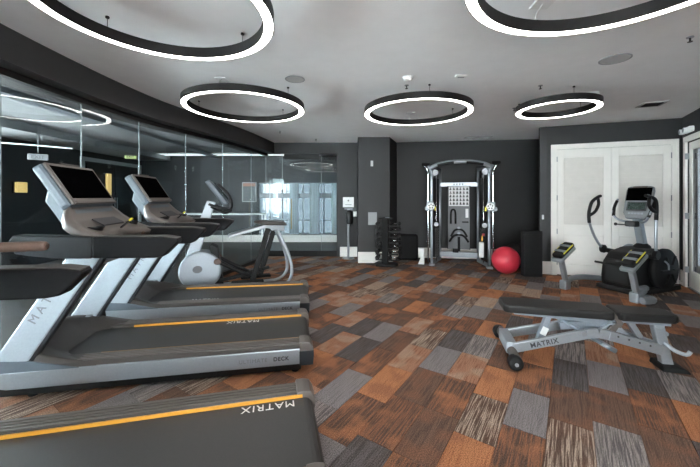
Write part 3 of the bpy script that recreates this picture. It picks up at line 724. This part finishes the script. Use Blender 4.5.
# ================================================================== CABLE MACHINE
def make_trainer(loc, rz):
    t = thing('cable_machine', 'tall silver dual cable functional trainer against the back wall', 'gym machine', loc, rz)
    TOP = 2.2
    for s in (-1, 1):
        p = MB().tube([(s*.56, 0, .03), (s*.56, 0, 1.75), (s*.565, 0, 1.95), (s*.59, -.02, 2.06), (s*.63, -.03, 2.13)], .030, 12, smooth_path=4).build('front_post', 'silver', t)
        MB().tube([(s*.635, .03, .05), (s*.635, .03, 1.80), (s*.64, .03, 2.0), (s*.68, .02, 2.10), (s*.71, .02, 2.14)], .018, 10, smooth_path=4).build('guide_rod', 'chrome', t)
        MB().tube([(s*.40, .60, .03), (s*.40, .60, 2.12)], .028, 12).build('rear_post', 'silver', t)
        MB().bar((s*.56, 0, .05), (s*.40, .60, .05), .06, .07, bev=.008).build('base_beam', 'silver', t)
        MB().box((s*.56, -.02, .02), (.12, .16, .04), b=.008).build('foot', 'silverd', t)
        MB().bar((s*.58, 0, 2.06), (s*.40, .60, 2.09), .05, .06, bev=.008).build('top_beam', 'silver', t)
        MB().tube([(s*.60, -.03, 2.16), (s*.76, -.03, 2.17)], .036, 12).build('end_cap', 'black', t)
        MB().disc((s*.50, .10, 2.0), .07, .03, 'y', 24).build('pulley', 'silverd', t)
        # weight stack behind a dark shroud
        st = thing_part('weight_stack', t)
        for k in range(12): MB().box((s*.475, .32, .16+.055*k), (.10, .26, .048), b=.004).build('weight_plate', 'blackm', st)
        for yy in (.22, .42): MB().tube([(s*.475, yy, .05), (s*.475, yy, 1.95)], .011, 8).build('stack_rod', 'chrome', st)
        MB().bar((s*.535, .08, 1.02), (s*.425, .52, 1.02), .006, 1.72).build('shroud', 'black', t)
        # trolley
        tr = MB().box((s*.59, -.03, 1.27), (.15, .10, .20), b=.025).build('trolley', 'silverl', t)
        MB().disc((s*.57, -.085, 1.27), .075, .02, 'y', 24).build('trolley_wheel', 'whitep', tr)
        for k in range(5):
            a = R(72*k+20); MB().disc((s*.57+.042*math.cos(a), -.097, 1.27+.042*math.sin(a)), .015, .006, 'y', 12).build('wheel_hole', 'ink', tr)
        MB().disc((s*.655, -.04, 1.22), .05, .05, 'y', 20).build('swivel_pulley', 'silverl', tr)
        MB().box((s*.49, -.02, 1.22), (.03, .05, .09), b=.008).build('pull_pin', 'yellow', tr, 'yellow pull pin')
        MB().tube([(s*.50, -.04, 1.15), (s*.49, -.03, 1.0), (s*.47, -.02, .92)], .012, 8).build('cable_strap', 'black', t)
        MB().disc((s*.47, -.02, .88), .05, .03, 'y', 16).build('handle_ring', 'silverd', t)
    arch = [(-.60, -.04, 2.08), (-.45, -.07, 2.15), (-.22, -.09, 2.195), (0, -.10, 2.205), (.22, -.09, 2.195), (.45, -.07, 2.15), (.60, -.04, 2.08)]
    MB().tube(arch, .042, 12, smooth_path=5).build('pull_up_arch', 'silver', t)
    for s in (-1, 1): MB().tube([(s*.12, -.128, 2.180), (s*.25, -.120, 2.17), (s*.44, -.105, 2.130)], .028, 12, smooth_path=4).build('arch_grip', 'rubber', t)
    MB().bar((-.40, .60, 1.75), (.40, .60, 1.75), .05, .10, bev=.008).build('rear_crossbar', 'silver', t)
    for k in range(4): MB().box((-.10+.06*k, .572, 1.755), (.028, .004, .035)).build('crossbar_print', 'ink', t)
    MB().bar((-.40, .60, .16), (.40, .60, .16), .05, .12, bev=.008).build('base_crossbar', 'silver', t)
    bd = MB().box((0, .58, 1.0), (.46, .02, 1.44), b=.004).build('placard_board', 'board', t)
    for a, b in (((-.235, 1.0), (.012, 1.45)), ((.235, 1.0), (.012, 1.45))): MB().box((a[0], .572, a[1]), (b[0], .02, b[1])).build('board_edge', 'black', bd)
    ps = MB().box((0, .566, 1.48), (.42, .006, .44)).build('exercise_chart', 'inkw', bd, 'white chart of small exercise drawings')
    rr = random.Random(3)
    pm_ = MB()
    for i in range(6):
        for j in range(5):
            x = -.175+.07*i; z = 1.315+.083*j
            pm_.box((x, .5622, z), (.016+.02*rr.random(), .002, .05)); pm_.box((x+.012*(rr.random()-.5), .5622, z-.012), (.05, .002, .014)); pm_.box((x, .5622, z+.034), (.013, .002, .013))
    pm_.build('chart_figures', 'ink', ps)
    # hanging accessories on the board
    MB().tube([(-.17, .55, .86), (-.165, .55, 1.12), (-.12, .54, 1.18), (-.075, .55, 1.12), (-.07, .55, .86)], .02, 8, smooth_path=4).build('triceps_rope', 'black', t)
    MB().box((.17, .56, 1.10), (.06, .02, .20), b=.004).build('notice_card', 'whitep', t)
    MB().tube([(.07, .55, .90), (.20, .55, .90)], .012, 8).build('short_bar', 'black', t)
    for zz, w in ((.72, .17), (.60, .20)):
        for s in (-1, 1): MB().tube([(0, .55, zz+.02), (s*w*.55, .53, zz-.02), (s*w, .53, zz-.15)], .022, 8, smooth_path=4).build('handle_strap', 'black', t)
        MB().disc((0, .545, zz+.04), .035, .03, 'y', 16).build('hook', 'silver', t)
    MB().tube([(0, .55, .56), (.0, .55, .24)], .028, 8).build('ankle_strap', 'black', t)
    MB().box((-.07, .55, .25), (.12, .04, .09), b=.01).build('strap_pad', 'black', t)
    # bottle shelf hardware at one side
    MB().box((.42, .10, .36), (.09, .12, .32), b=.02).build('towel', 'whitep', t, 'white towel hung on the frame')
    MB().box((.43, .06, .60), (.03, .03, .12), b=.006).build('tag_orange', 'orange', t, 'orange tag'); MB().box((.455, .05, .68), (.05, .02, .05), b=.006).build('tag_red', 'red', t, 'red tag')
    return t
def thing_part(name, parent):
    o = bpy.data.objects.new(name, None); COL.objects.link(o); o.parent = parent; o.empty_display_size = .05; return o
make_trainer((2.395, 7.085, 0), math.atan2(-.28, .96)).scale = (1.06, 1.0, 1.035)

# ================================================================== DUMBBELL TOWER
tw = thing('dumbbell_rack', 'black vertical tower rack holding dumbbells beside the pillar', 'dumbbell rack', (.80, 7.19, 0), R(-12))
MB().prism([(-.20, -.17), (.20, -.17), (.26, 0), (.20, .17), (-.20, .17), (-.26, 0)], 'z', 0, .06, bev=.01).build('base', 'black', tw)
MB().box((-.02, 0, .54), (.13, .20, .98), b=.01).build('column', 'foam', tw)
MB().box((0, 0, 1.045), (.30, .20, .03), b=.01).build('top_plate', 'black', tw); MB().box((.03, -.04, 1.064), (.09, .06, .008)).build('top_badge', 'silver', tw, 'small silver badge')
ROWS = [.16+.125*k for k in range(7)]
for z in ROWS:
    MB().box((-.155, 0, z-.035), (.15, .12, .015)).build('saddle', 'blackm', tw)
    MB().box((.145, 0, z-.035), (.24, .12, .015)).build('saddle', 'blackm', tw)
db0 = None
def dumbbell(loc, rz, s):
    global db0
    if db0 is None:
        d = thing('dumbbell', 'black rubber dumbbell with grey handle on the tower rack', 'dumbbell', (0, 0, 0), 0, 'dumbbells on the tower rack')
        MB().tube([(-.07, 0, 0), (.07, 0, 0)], .014, 10).build('handle', 'chrome', d)
        for q in (-1, 1): MB().lathe([(.001, -.032), (.036, -.032), (.046, -.022), (.046, .022), (.036, .032), (.001, .032)], (q*.10, 0, 0), 'x', 8, sm=False).build('head', 'dumb', d)
        db0 = d; o = d
    else: o = copy_tree(db0)
    o.location = loc; o.rotation_euler = (0, 0, rz); o.scale = (s, s, s); return o
ca_, sa_ = math.cos(R(-12)), math.sin(R(-12))
for k, z in enumerate(ROWS):
    s = 1.06-.025*k
    for lx, r_, side in ((-.185, R(78), 'pillar'), (.195, R(-4), 'plyo box')):
        o = dumbbell((.80+lx*ca_-0*sa_, 7.19+lx*sa_, z+.047*s-.0245), r_, s)
        o['label'] = 'black dumbbell on the %s side of the tower rack, %s row' % (side, ('bottom', 'second', 'third', 'fourth', 'fifth', 'sixth', 'top')[k])

# black soft plyo box, tall foam block, balls
b_ = thing('foam_box', 'low black padded plyo box behind the dumbbell tower', 'plyo box', (1.43, 7.98, 0), R(-8))
MB().box((0, 0, .30), (.46, .34, .60), b=.05).build('body', 'foam', b_)
MB().box((-.12, -.172, .30), (.006, .006, .56)).build('seam', 'rubber', b_)
b_ = thing('foam_block', 'tall black padded block standing by the red ball', 'plyo box', (3.49, 6.25, 0), R(-4))
MB().box((0, 0, .435), (.335, .16, .87), b=.012).build('body', 'foam', b_)
MB().box((.0, 0, .80), (.339, .164, .012)).build('seam', 'rubber', b_)
def sphere(c, r, n=40):
    mb = MB(); mb.lathe([(max(1e-4, r*math.sin(math.pi*k/28)), -r*math.cos(math.pi*k/28)) for k in range(29)], c, n=n); return mb
e = thing('exercise_ball', 'shiny red inflated exercise ball beside the black foam block', 'exercise ball', (3.09, 6.45, 0))
sphere((0, 0, .265), .265).build('ball', 'red', e)
MB().disc((.05, .258, .30), .012, .012, 'y', 12).build('valve_plug', 'whitep', e)
e = thing('exercise_ball', 'dark inflated exercise ball hidden behind the red ball', 'exercise ball', (3.58, 6.95, 0))
sphere((0, 0, .27), .27).build('ball', 'rubber', e); MB().disc((0, .265, .28), .012, .012, 'y', 12).build('valve_plug', 'whitep', e)
# white stepped block by the cable machine
e = thing('step_block', 'small white angled block on the carpet beside the cable machine', 'block', (1.645, 7.36, 0), R(-16))
MB().prism([(-.10, 0), (.04, 0), (.04, .36), (-.09, .36), (-.09, .20), (-.04, .16)], 'y', -.05, .05, bev=.006).build('body', 'whitep', e)

# wipe dispenser stand
w = thing('wipe_dispenser', 'white sign and black wipe dispenser on a grey floor pole', 'dispenser', (-.04, 8.0, 0))
MB().disc((0, 0, .012), .15, .024).build('base', 'silverd', w)
MB().tube([(0, 0, .02), (0, 0, 1.22)], .030, 12).build('pole', 'grey', w)
MB().lathe([(.001, .86), (.085, .86), (.09, .90), (.09, 1.14), (.075, 1.18), (.001, 1.19)], (.03, -.08, 0), n=24).build('canister', 'black', w)
MB().box((0, -.04, 1.225), (.20, .03, .02)).build('clamp', 'silverd', w)
sg = MB().box((.0, -.02, 1.39), (.27, .015, .25), b=.006).build('sign', 'whitep', w, 'white sign with a small round symbol')
MB().disc((0, -.029, 1.43), .022, .003, 'y', 16).build('symbol', 'inkg', sg)
MB().box((0, -.0285, 1.33), (.16, .002, .012)).build('print_line', 'inkg', sg)
# wall plates
def plate(name, label, cat, c, w_, h_, m, rz, extra=None):
    p = thing(name, label, cat, c, rz)
    MB().box((0, -.008, 0), (w_, .016, h_), b=.004).build('plate', m, p)
    if extra: MB().box((0, -.018, 0), extra, b=.001).build('rocker', m, p)
plate('wall_switch', 'white switch plate on the wall beside the wipe dispenser', 'switch', (.115, 8.279, 1.085), .12, .13, 'whitep', 0, (.06, .006, .08))
plate('wall_sensor', 'small white sensor high on the pillar', 'sensor', (.505, 7.499, 2.29), .06, .13, 'whitep', 0, (.03, .006, .05))
plate('wall_panel', 'grey access plate low on the pillar above the dumbbells', 'access panel', (.52, 7.499, 1.02), .20, .29, 'grey', 0, (.16, .004, .24))
plate('wall_switch', 'tiny white switch on the edge of the door wall', 'switch', DF(.05, .0, 1.12), .035, .09, 'whitep', DRZ, (.015, .006, .04))

# ================================================================== ASCENT TRAINER by the double doors
def make_ascent(loc, rz):
    t = thing('ascent_trainer', 'black and grey incline elliptical trainer in front of the white doors', 'elliptical', loc, rz)
    # local x forward (away from user), y to the left; origin under the console
    body = [(-.56, .06), (-.60, .22), (-.56, .46), (-.40, .62), (-.10, .68), (.16, .68), (.36, .60), (.50, .42), (.52, .22), (.44, .05)]
    bd = MB().prism(body, 'y', -.20, .24, bev=.045).build('drive_housing', 'black', t)
    w = MB(); w.lathe([(.001, -.05), (.30, -.05), (.335, -.02), (.335, .02), (.30, .05), (.001, .05)], (.14, -.25, .36), 'y', 40); w.build('flywheel_cover', 'rubber', bd)
    w = MB(); w.lathe([(.001, -.02), (.32, -.02), (.33, 0), (.32, .02), (.001, .02)], (.20, .27, .37), 'y', 40); w.build('side_disc', 'silverl', bd)
    for k in range(6):
        a = R(60*k); MB().bar((.16+.08*math.cos(a), -.328, .37+.08*math.sin(a)), (.16+.24*math.cos(a), -.328, .37+.24*math.sin(a)), .012, .03, up=(0, 1, 0)).build('cover_spoke', 'blackm', bd)
    MB().tube([(-.01, -.335, .52), (.06, -.345, .46), (.07, -.345, .38)], .012, 8, smooth_path=4).build('cover_accent', 'silver', bd)
    MB().prism([(.20, .66), (.42, .62), (.58, .40), (.56, .16), (.40, .16)], 'y', -.21, -.17, bev=.01).build('front_cover', 'silverl', t)
    MB().prism([(-.60, .02), (-.60, .09), (.50, .09), (.50, .02)], 'y', -.30, .30, bev=.01).build('base_frame', 'blackm', t)
    MB().box((-.60, -.02, .34), (.05, .36, .38), b=.02).build('front_grille', 'blackm', t)
    MB().tube([(-.62, .30, .44), (-.62, -.10, .44)], .018, 10).build('grille_bar', 'black', t)
    # pedal arms
    for s, fx, nm in ((1, -1.16, 0), (-1, -.87, 1)):
        y = s*.42
        g = MB().tube([(-.45, y*.75, .14), (-.75, y*.95, .17), (fx+.16, y*1.02, .16), (fx, y, .10)], .045, 12, smooth_path=5).build('pedal_arm', 'silver', t)
        MB().box((fx, y, .075), (.13, .12, .15), b=.02).build('roller_block', 'silver', g)
        k = MB().bar((fx+.02, y, .10), (fx-.08, y+.02, .53), .07, .075, up=(1, 0, 0), bev=.015).build('pedal_link', 'silverd', t)
        ti = Matrix.Rotation(R(-33), 3, 'Y')
        tr = MB().box((fx-.03, y+.01, .575), (.40, .19, .055), ti, b=.02).build('pedal_tray', 'silver', t)
        pd = MB().box((fx-.03, y+.01, .64), (.37, .165, .085), ti, b=.03).build('foot_pad', 'black', t)
        for q in (-1, 1):
            MB().box((fx-.03, y+.01+q*.086, .665), (.25, .006, .018), ti).build('pad_stripe', 'yellow', pd, 'yellow stripe')
        for q in (-.09, .05): MB().box(Vector((fx-.03, y+.01, .685))+ti @ Vector((q, 0, 0)), (.05, .17, .012), ti).build('pad_band', 'silver', pd)
    MB().tube([(-.92, -.52, .06), (-.78, -.56, .06), (-.70, -.50, .06), (-.74, -.36, .06)], .05, 10, smooth_path=5).build('rear_stabilizer', 'silver', t)
    MB().bar((-.83, -.335, .40), (-.80, -.335, .56), .03, .05, up=(1, 0, 0), bev=.006).build('pedal_clip', 'orange', t, 'orange pedal clip')
    # mast and console
    MB().prism([(.03, .66), (.14, .66), (-.02, 1.20), (-.12, 1.20)], 'y', -.055, .055, bev=.015).build('mast', 'silver', t)
    MB().lathe([(.12, 0), (.11, .05), (.07, .09), (.001, .1)], (.06, 0, .66), n=24).build('mast_boot', 'black', t)
    A = Vector((-.14, 0, 1.16)); B = Vector((.02, 0, 1.70)); up = (B-A).normalized(); nn = Vector((-up.z, 0, up.x))
    rot = Matrix((Vector((0, 1, 0)), up, Vector((0, 1, 0)).cross(up))).transposed()
    def slab(f, w, h, off, d, m, nm, par, b=.01, lab=None):
        mb = MB(); mb.box((0, 0, 0), (w, h, d), rot, b=b); o = mb.build(nm, m, par, lab); o.data.transform(Matrix.Translation(A.lerp(B, f)+nn*off)); return o
    outline = [(-.13, 0), (-.185, .10), (-.195, .48), (-.18, .545), (-.14, .56), (.14, .56), (.18, .545), (.195, .48), (.185, .10), (.13, 0)]
    mb = MB(); mb.prism(outline, 'z', -.05, .0, bev=.012); co = mb.build('console', 'board', t)
    mx = Matrix((Vector((0, 1, 0)), up, nn)).transposed().to_4x4(); mx.translation = A
    co.data.transform(mx)
    slab(.745, .345, .22, .003, .008, 'screen', 'screen', co, .002, 'black upper screen')
    lc = slab(.38, .28, .155, .004, .010, 'ink', 'display_frame', co, .002)
    slab(.38, .24, .115, .0105, .004, 'lcd', 'display', lc, .001, 'dark green display')
    for k in range(5): slab(.165, .036, .03, .004, .006, 'silverd', 'button', co, .002).location = (0, -.088+.044*k, 0)
    slab(.965, .20, .03, .003, .008, 'taupel', 'visor', co, .003)
    MB().box((-.20, 0, 1.08), (.12, .16, .09), b=.02).build('cup_holder', 'black', t)
    # fixed bars around the console
    for s in (-1, 1):
        MB().tube([(-.08, s*.06, 1.10), (-.20, s*.18, 1.13), (-.24, s*.25, 1.22), (-.18, s*.265, 1.36), (-.10, s*.265, 1.48)], .018, 10, smooth_path=5).build('fixed_handlebar', 'silver', t)
        MB().tube([(-.246, s*.245, 1.20), (-.19, s*.266, 1.34), (-.12, s*.266, 1.45)], .023, 10, smooth_path=4).build('pulse_grip', 'black', t)
    # moving arms
    yl = .40
    MB().tube([(-.26, yl, .62), (-.36, yl, .70), (-.48, yl, .84), (-.57, yl, 1.00), (-.61, yl, 1.10)], .020, 12, smooth_path=5).build('moving_arm', 'silver', t)
    MB().tube([(-.61, yl, 1.08), (-.62, yl, 1.24), (-.57, yl-.01, 1.42), (-.44, yl-.02, 1.51), (-.36, yl-.02, 1.535)], .026, 12, smooth_path=5).build('arm_grip', 'black', t)
    MB().tube([(-.43, yl-.02, 1.51), (-.41, yl-.02, 1.39), (-.48, yl-.01, 1.27), (-.61, yl, 1.20)], .024, 12, smooth_path=5).build('arm_loop', 'black', t)
    yr = -.31
    MB().tube([(-.18, yr, .62), (-.19, yr, .9), (-.18, yr, 1.20)], .020, 12, smooth_path=3).build('moving_arm', 'silver', t)
    MB().tube([(-.18, yr, 1.16), (-.17, yr, 1.34), (-.20, yr, 1.47), (-.30, yr+.01, 1.52), (-.40, yr+.02, 1.54)], .026, 12, smooth_path=5).build('arm_grip', 'black', t)
    MB().tube([(-.32, yr+.01, 1.52), (-.34, yr+.01, 1.40), (-.28, yr, 1.32), (-.18, yr, 1.28)], .024, 12, smooth_path=5).build('arm_loop', 'black', t)
    MB().disc((-.18, yr, .62), .07, .06, 'y', 20).build('arm_pivot', 'black', t); MB().disc((-.26, yl, .62), .07, .06, 'y', 20).build('arm_pivot', 'black', t)
    for y in (yl, yr): MB().bar((-.20, y, .60), (-.20, y*.5, .58), .09, .07, bev=.015).build('pivot_housing', 'black', t)
    return t
make_ascent((4.78, 5.36, 0), R(20))

# ================================================================== WEIGHT BENCH
def make_bench(loc, rz):
    t = thing('weight_bench', 'adjustable flat weight bench with black pads on a silver frame', 'weight bench', loc, rz)
    # local x along the bench, -y towards the lettered rail
    cb = MB().tube([(0, -.33, .085), (0, .33, .085)], .042, 14).build('rear_crossbar', 'taupe', t)
    MB().box((0, 0, .11), (.09, .34, .11), b=.01).build('rail_bracket', 'silverl', t)
    for s in (-1, 1):
        MB().lathe([(.001, -.05), (.05, -.05), (.062, -.03), (.062, .03), (.05, .05), (.001, .05)], (-.01, s*.34, .062), 'y', 24).build('wheel', 'rubber', cb)
        MB().disc((-.01, s*.392, .062), .016, .008, 'y', 16).build('wheel_bolt', 'silverd', cb)
        A = [(.02, s*.165, .115), (.62, s*.13, .29), (.72, s*.125, .305), (.80, s*.115, .29), (1.24, s*.04, .17)]
        mb = MB()
        for p, q in zip(A, A[1:]): mb.bar(p, q, .038, .085, bev=.006)
        ra = mb.build('side_rail', 'silver', t)
        if s < 0:
            d = (Vector(A[1])-Vector(A[0])).normalized(); n_ = Vector((0, -1, 0)); up = Vector((-d.z, 0, d.x))
            o_ = Vector(A[0])+d*.14+Vector((0, -.0215, 0))-up*.022
            text('lettering', 'MATRIX', .062, 'ink', ra, o_, d, up, .001, label='dark lettering MATRIX')
            for f in (.18, .38, .58, .78):
                p = Vector(A[3]).lerp(Vector(A[4]), f)+Vector((-.004, -.020, .015)); MB().disc(p, .008, .004, 'y', 10).build('adjust_hole', 'ink', ra)
            MB().disc(Vector(A[1])+Vector((-.02, -.022, 0)), .02, .012, 'y', 16).build('bolt', 'silverd', ra)
            MB().disc(Vector(A[2])+Vector((.0, -.022, .01)), .008, .006, 'y', 10).build('bolt', 'silverd', ra)
    # front post
    po = MB().bar((1.22, 0, .42), (1.30, 0, .02), .075, .085, up=(1, 0, 0), bev=.012).build('front_post', 'silver', t)
    MB().disc((1.225, -.04, .39), .035, .012, 'y', 18).build('pivot_bolt', 'silverl', po)
    MB().prism([(1.22, 0), (1.43, 0), (1.41, .03), (1.34, .05), (1.23, .045)], 'y', -.10, .10, bev=.012).build('front_foot', 'rubber', t)
    MB().tube([(1.26, -.045, .24), (1.30, -.10, .20), (1.37, -.12, .18), (1.40, -.12, .21)], .016, 10, smooth_path=4).build('lift_handle', 'silverl', t)
    MB().disc((1.33, .06, .28), .022, .02, 'y', 14).build('knob', 'silverl', t)
    # under-frame
    MB().bar((.05, 0, .405), (.80, 0, .385), .10, .04, bev=.006).build('back_pad_frame', 'benchblue', t)
    MB().bar((.86, 0, .405), (1.31, 0, .405), .10, .04, bev=.006).build('seat_pad_frame', 'benchblue', t)
    MB().bar((.36, 0, .39), (.27, 0, .13), .06, .05, up=(1, 0, 0), bev=.006).build('support_link', 'benchblue', t)
    MB().bar((.33, -.035, .28), (.30, -.035, .21), .012, .05, up=(1, 0, 0)).build('warning_label', 'whitep', t, 'white warning label')
    MB().tube([(.42, 0, .385), (.86, -.05, .14)], .020, 10).build('adjust_strut', 'benchblue', t)
    MB().tube([(.78, -.04, .185), (.89, -.05, .125)], .022, 10).build('strut_end', 'silverd', t)
    MB().bar((.45, .0, .30), (.85, .0, .36), .05, .07, bev=.006).build('centre_beam', 'benchblue', t)
    MB().prism([(.74, .30), (.86, .38), (.90, .38), (1.0, .27), (.93, .25), (.80, .29)], 'y', -.06, .06, bev=.006).build('hinge_plate', 'silverl', t)
    MB().prism([(.86, .27), (.80, .33), (.83, .37), (.90, .36), (.92, .40), (.86, .47), (.85, .46), (.88, .40)], 'y', -.105, -.08, bev=.004).build('seat_lever', 'taupel', t)
    MB().bar((1.02, 0, .385), (1.10, 0, .25), .05, .05, up=(1, 0, 0), bev=.006).build('seat_link', 'silver', t)
    MB().tube([(1.06, .05, .26), (1.18, .03, .16)], .014, 8).build('seat_rod', 'silver', t)
    # pads
    p1 = MB().prism([(-.06, -.125), (-.02, -.15), (.84, -.145), (.862, -.10), (.862, .10), (.84, .145), (-.02, .15), (-.06, .125)], 'z', .425, .50, bev=.02).build('back_pad', 'vinyl', t)
    MB().prism([(.875, -.10), (.90, -.145), (1.30, -.12), (1.345, -.085), (1.345, .085), (1.30, .12), (.90, .145), (.875, .10)], 'z', .425, .497, bev=.02).build('seat_pad', 'vinyl', t)
    return t
make_bench((1.545, 3.19, 0), R(-13.5))

# ================================================================== LOBBY beyond the glass
lobc = MB().prism([(p.x-.62, p.y) for p in SOF]+[(.9, 8.5), (.9, 10.9), (-7.0, 10.9), (-7.0, -1.9)], 'z', 2.885, 2.899)
struct(lobc.build('ceiling_lobby', 'lobbyceil'), 'lobby ceiling beyond the glass, greyed to offset the strong daylight', 'ceiling')
struct(MB().box((-6.5, 4.5, 2.81), (1.0, 12.7, .16)).build('trim_6', 'lobbyceil'), 'dropped pale soffit along the lobby wall', 'soffit')
struct(MB().box((-4.42, 4.5, 2.86), (.22, 12.7, .08)).build('trim_7', 'frame'), 'slim grey bulkhead across the lobby ceiling', 'bulkhead')
cl = thing('light_panel', 'long white recessed light panel on the lobby ceiling', 'ceiling light', (-4.0, 10.35, H-.015))
MB().box((0, 0, -.012), (6.0, .50, .016)).build('diffuser', 'cove', cl); 
for y in (-.265, .265): MB().box((0, y, -.012), (6.06, .03, .024)).build('edge', 'panelw', cl)
# doorway in lobby side wall
dwf = thing('lobby_doorway', 'grey framed double doorway in the lobby side wall', 'doorway', (LX+.012, 9.5, 0))
for y in (-1.05, 1.25): MB().box((.03, y, 1.27), (.06, .09, 2.54)).build('jamb', 'dframe', dwf)
MB().box((.03, .1, 2.52), (.06, 2.4, .10)).build('head', 'dframe', dwf)
for y in (-.42, .62): MB().box((.02, y, 1.22), (.03, .98, 2.42), b=.004).build('door_leaf', 'black', dwf)
for y in (.06, .16): MB().tube([(.07, y, .85), (.07, y, 1.5)], .014, 8).build('door_pull', 'silver', dwf)
def sconce(x, y, z, w_, h_, label):
    s = thing('wall_lamp', label, 'wall lamp', (x, y, z))
    MB().box((.02, 0, 0), (.04, w_*1.15, h_*1.08), b=.005).build('backplate', 'blackm', s)
    MB().box((.07, 0, 0), (.06, w_, h_), b=.012).build('shade', 'lamp', s)
sconce(LX, 6.85, 1.72, .22, .22, 'small square glowing wall lamp in the lobby')
sconce(LX+.06, 9.25, 1.87, .16, .62, 'tall narrow glowing wall lamp beside the lobby doorway')
def exit_sign(x, y, z, rz, label, m):
    s = thing('exit_sign', label, 'exit sign', (x, y, z), rz)
    MB().box((0, 0, 0), (.30, .05, .12), b=.02).build('housing', m, s)
    text('lettering', 'EXIT', .085, 'inkg', s, (-.095, -.027, -.03), (1, 0, 0), (0, 0, 1), .001)
    MB().tube([(0, 0, .08), (0, 0, H-z-(.16 if x < -6.0 else 0))], .006, 8).build('rod', 'silver', s)
exit_sign(-5.95, 6.2, 2.28, R(35), 'pale hanging exit sign in the lobby near the square lamp', 'grey')
exit_sign(-6.45, 9.55, 2.70, R(20), 'green tinted hanging exit sign in the lobby near the doorway', 'sign')
# notice board on the lobby wall
nb = thing('notice_board', 'white framed notice with a pink header on the lobby wall', 'notice board', (-3.37, LY-.001, 1.68))
MB().box((0, -.012, 0), (.46, .02, .66)).build('backing', 'poster', nb)
for a, b in (((-.225, 0), (.03, .66)), ((.225, 0), (.03, .66)), ((0, -.315), (.48, .03)), ((0, .315), (.48, .03))): MB().box((a[0], -.024, a[1]), (b[0], .024, b[1])).build('frame', 'panelw', nb)
MB().box((0, -.024, .245), (.42, .006, .10)).build('header', 'pink', nb)
for k in range(4): MB().box((0, -.023, .10-.11*k), (.34, .004, .012)).build('print_line', 'inkg', nb)
# long white console table in the lobby
lt = thing('console_table', 'slim white framed table in the lobby behind the cross trainer', 'table', (-3.85, 9.9, 0))
MB().box((0, 0, 1.0), (2.5, .40, .04)).build('top', 'whitep', lt)
for x in (-1.22, 1.22):
    for y in (-.17, .17): MB().box((x, y, .49), (.04, .04, .98)).build('leg', 'whitep', lt)
LP = [(-6.8, 4.85), (-6.45, 5.17), (-6.0, 5.57), (-5.62, 5.93), (-5.35, 6.26)]
ll = MB().tube([(x, y, 2.45) for x, y in LP], .012, 8, smooth_path=4).build('line_pendant', 'cove')
tag(ll, 'thin curved glowing line pendant hanging in the lobby', 'ceiling light')
for k in (1, 3): MB().tube([(LP[k][0], LP[k][1], 2.45), (LP[k][0], LP[k][1], H)], .003, 6).build('cable', 'silver', ll)

lf = MB().prism([(p.x-.245, p.y) for p in SOF]+[(-2.1, 8.40), (.9, 8.40), (.9, 10.88), (-6.98, 10.88), (-6.98, -1.88)], 'z', 0, .012)
struct(lf.build('floor_lobby', mat('dark_lobby_tile', (.022, .020, .019), .35, var=.15, scale=3)), 'dark lobby floor beyond the glass partition', 'floor')
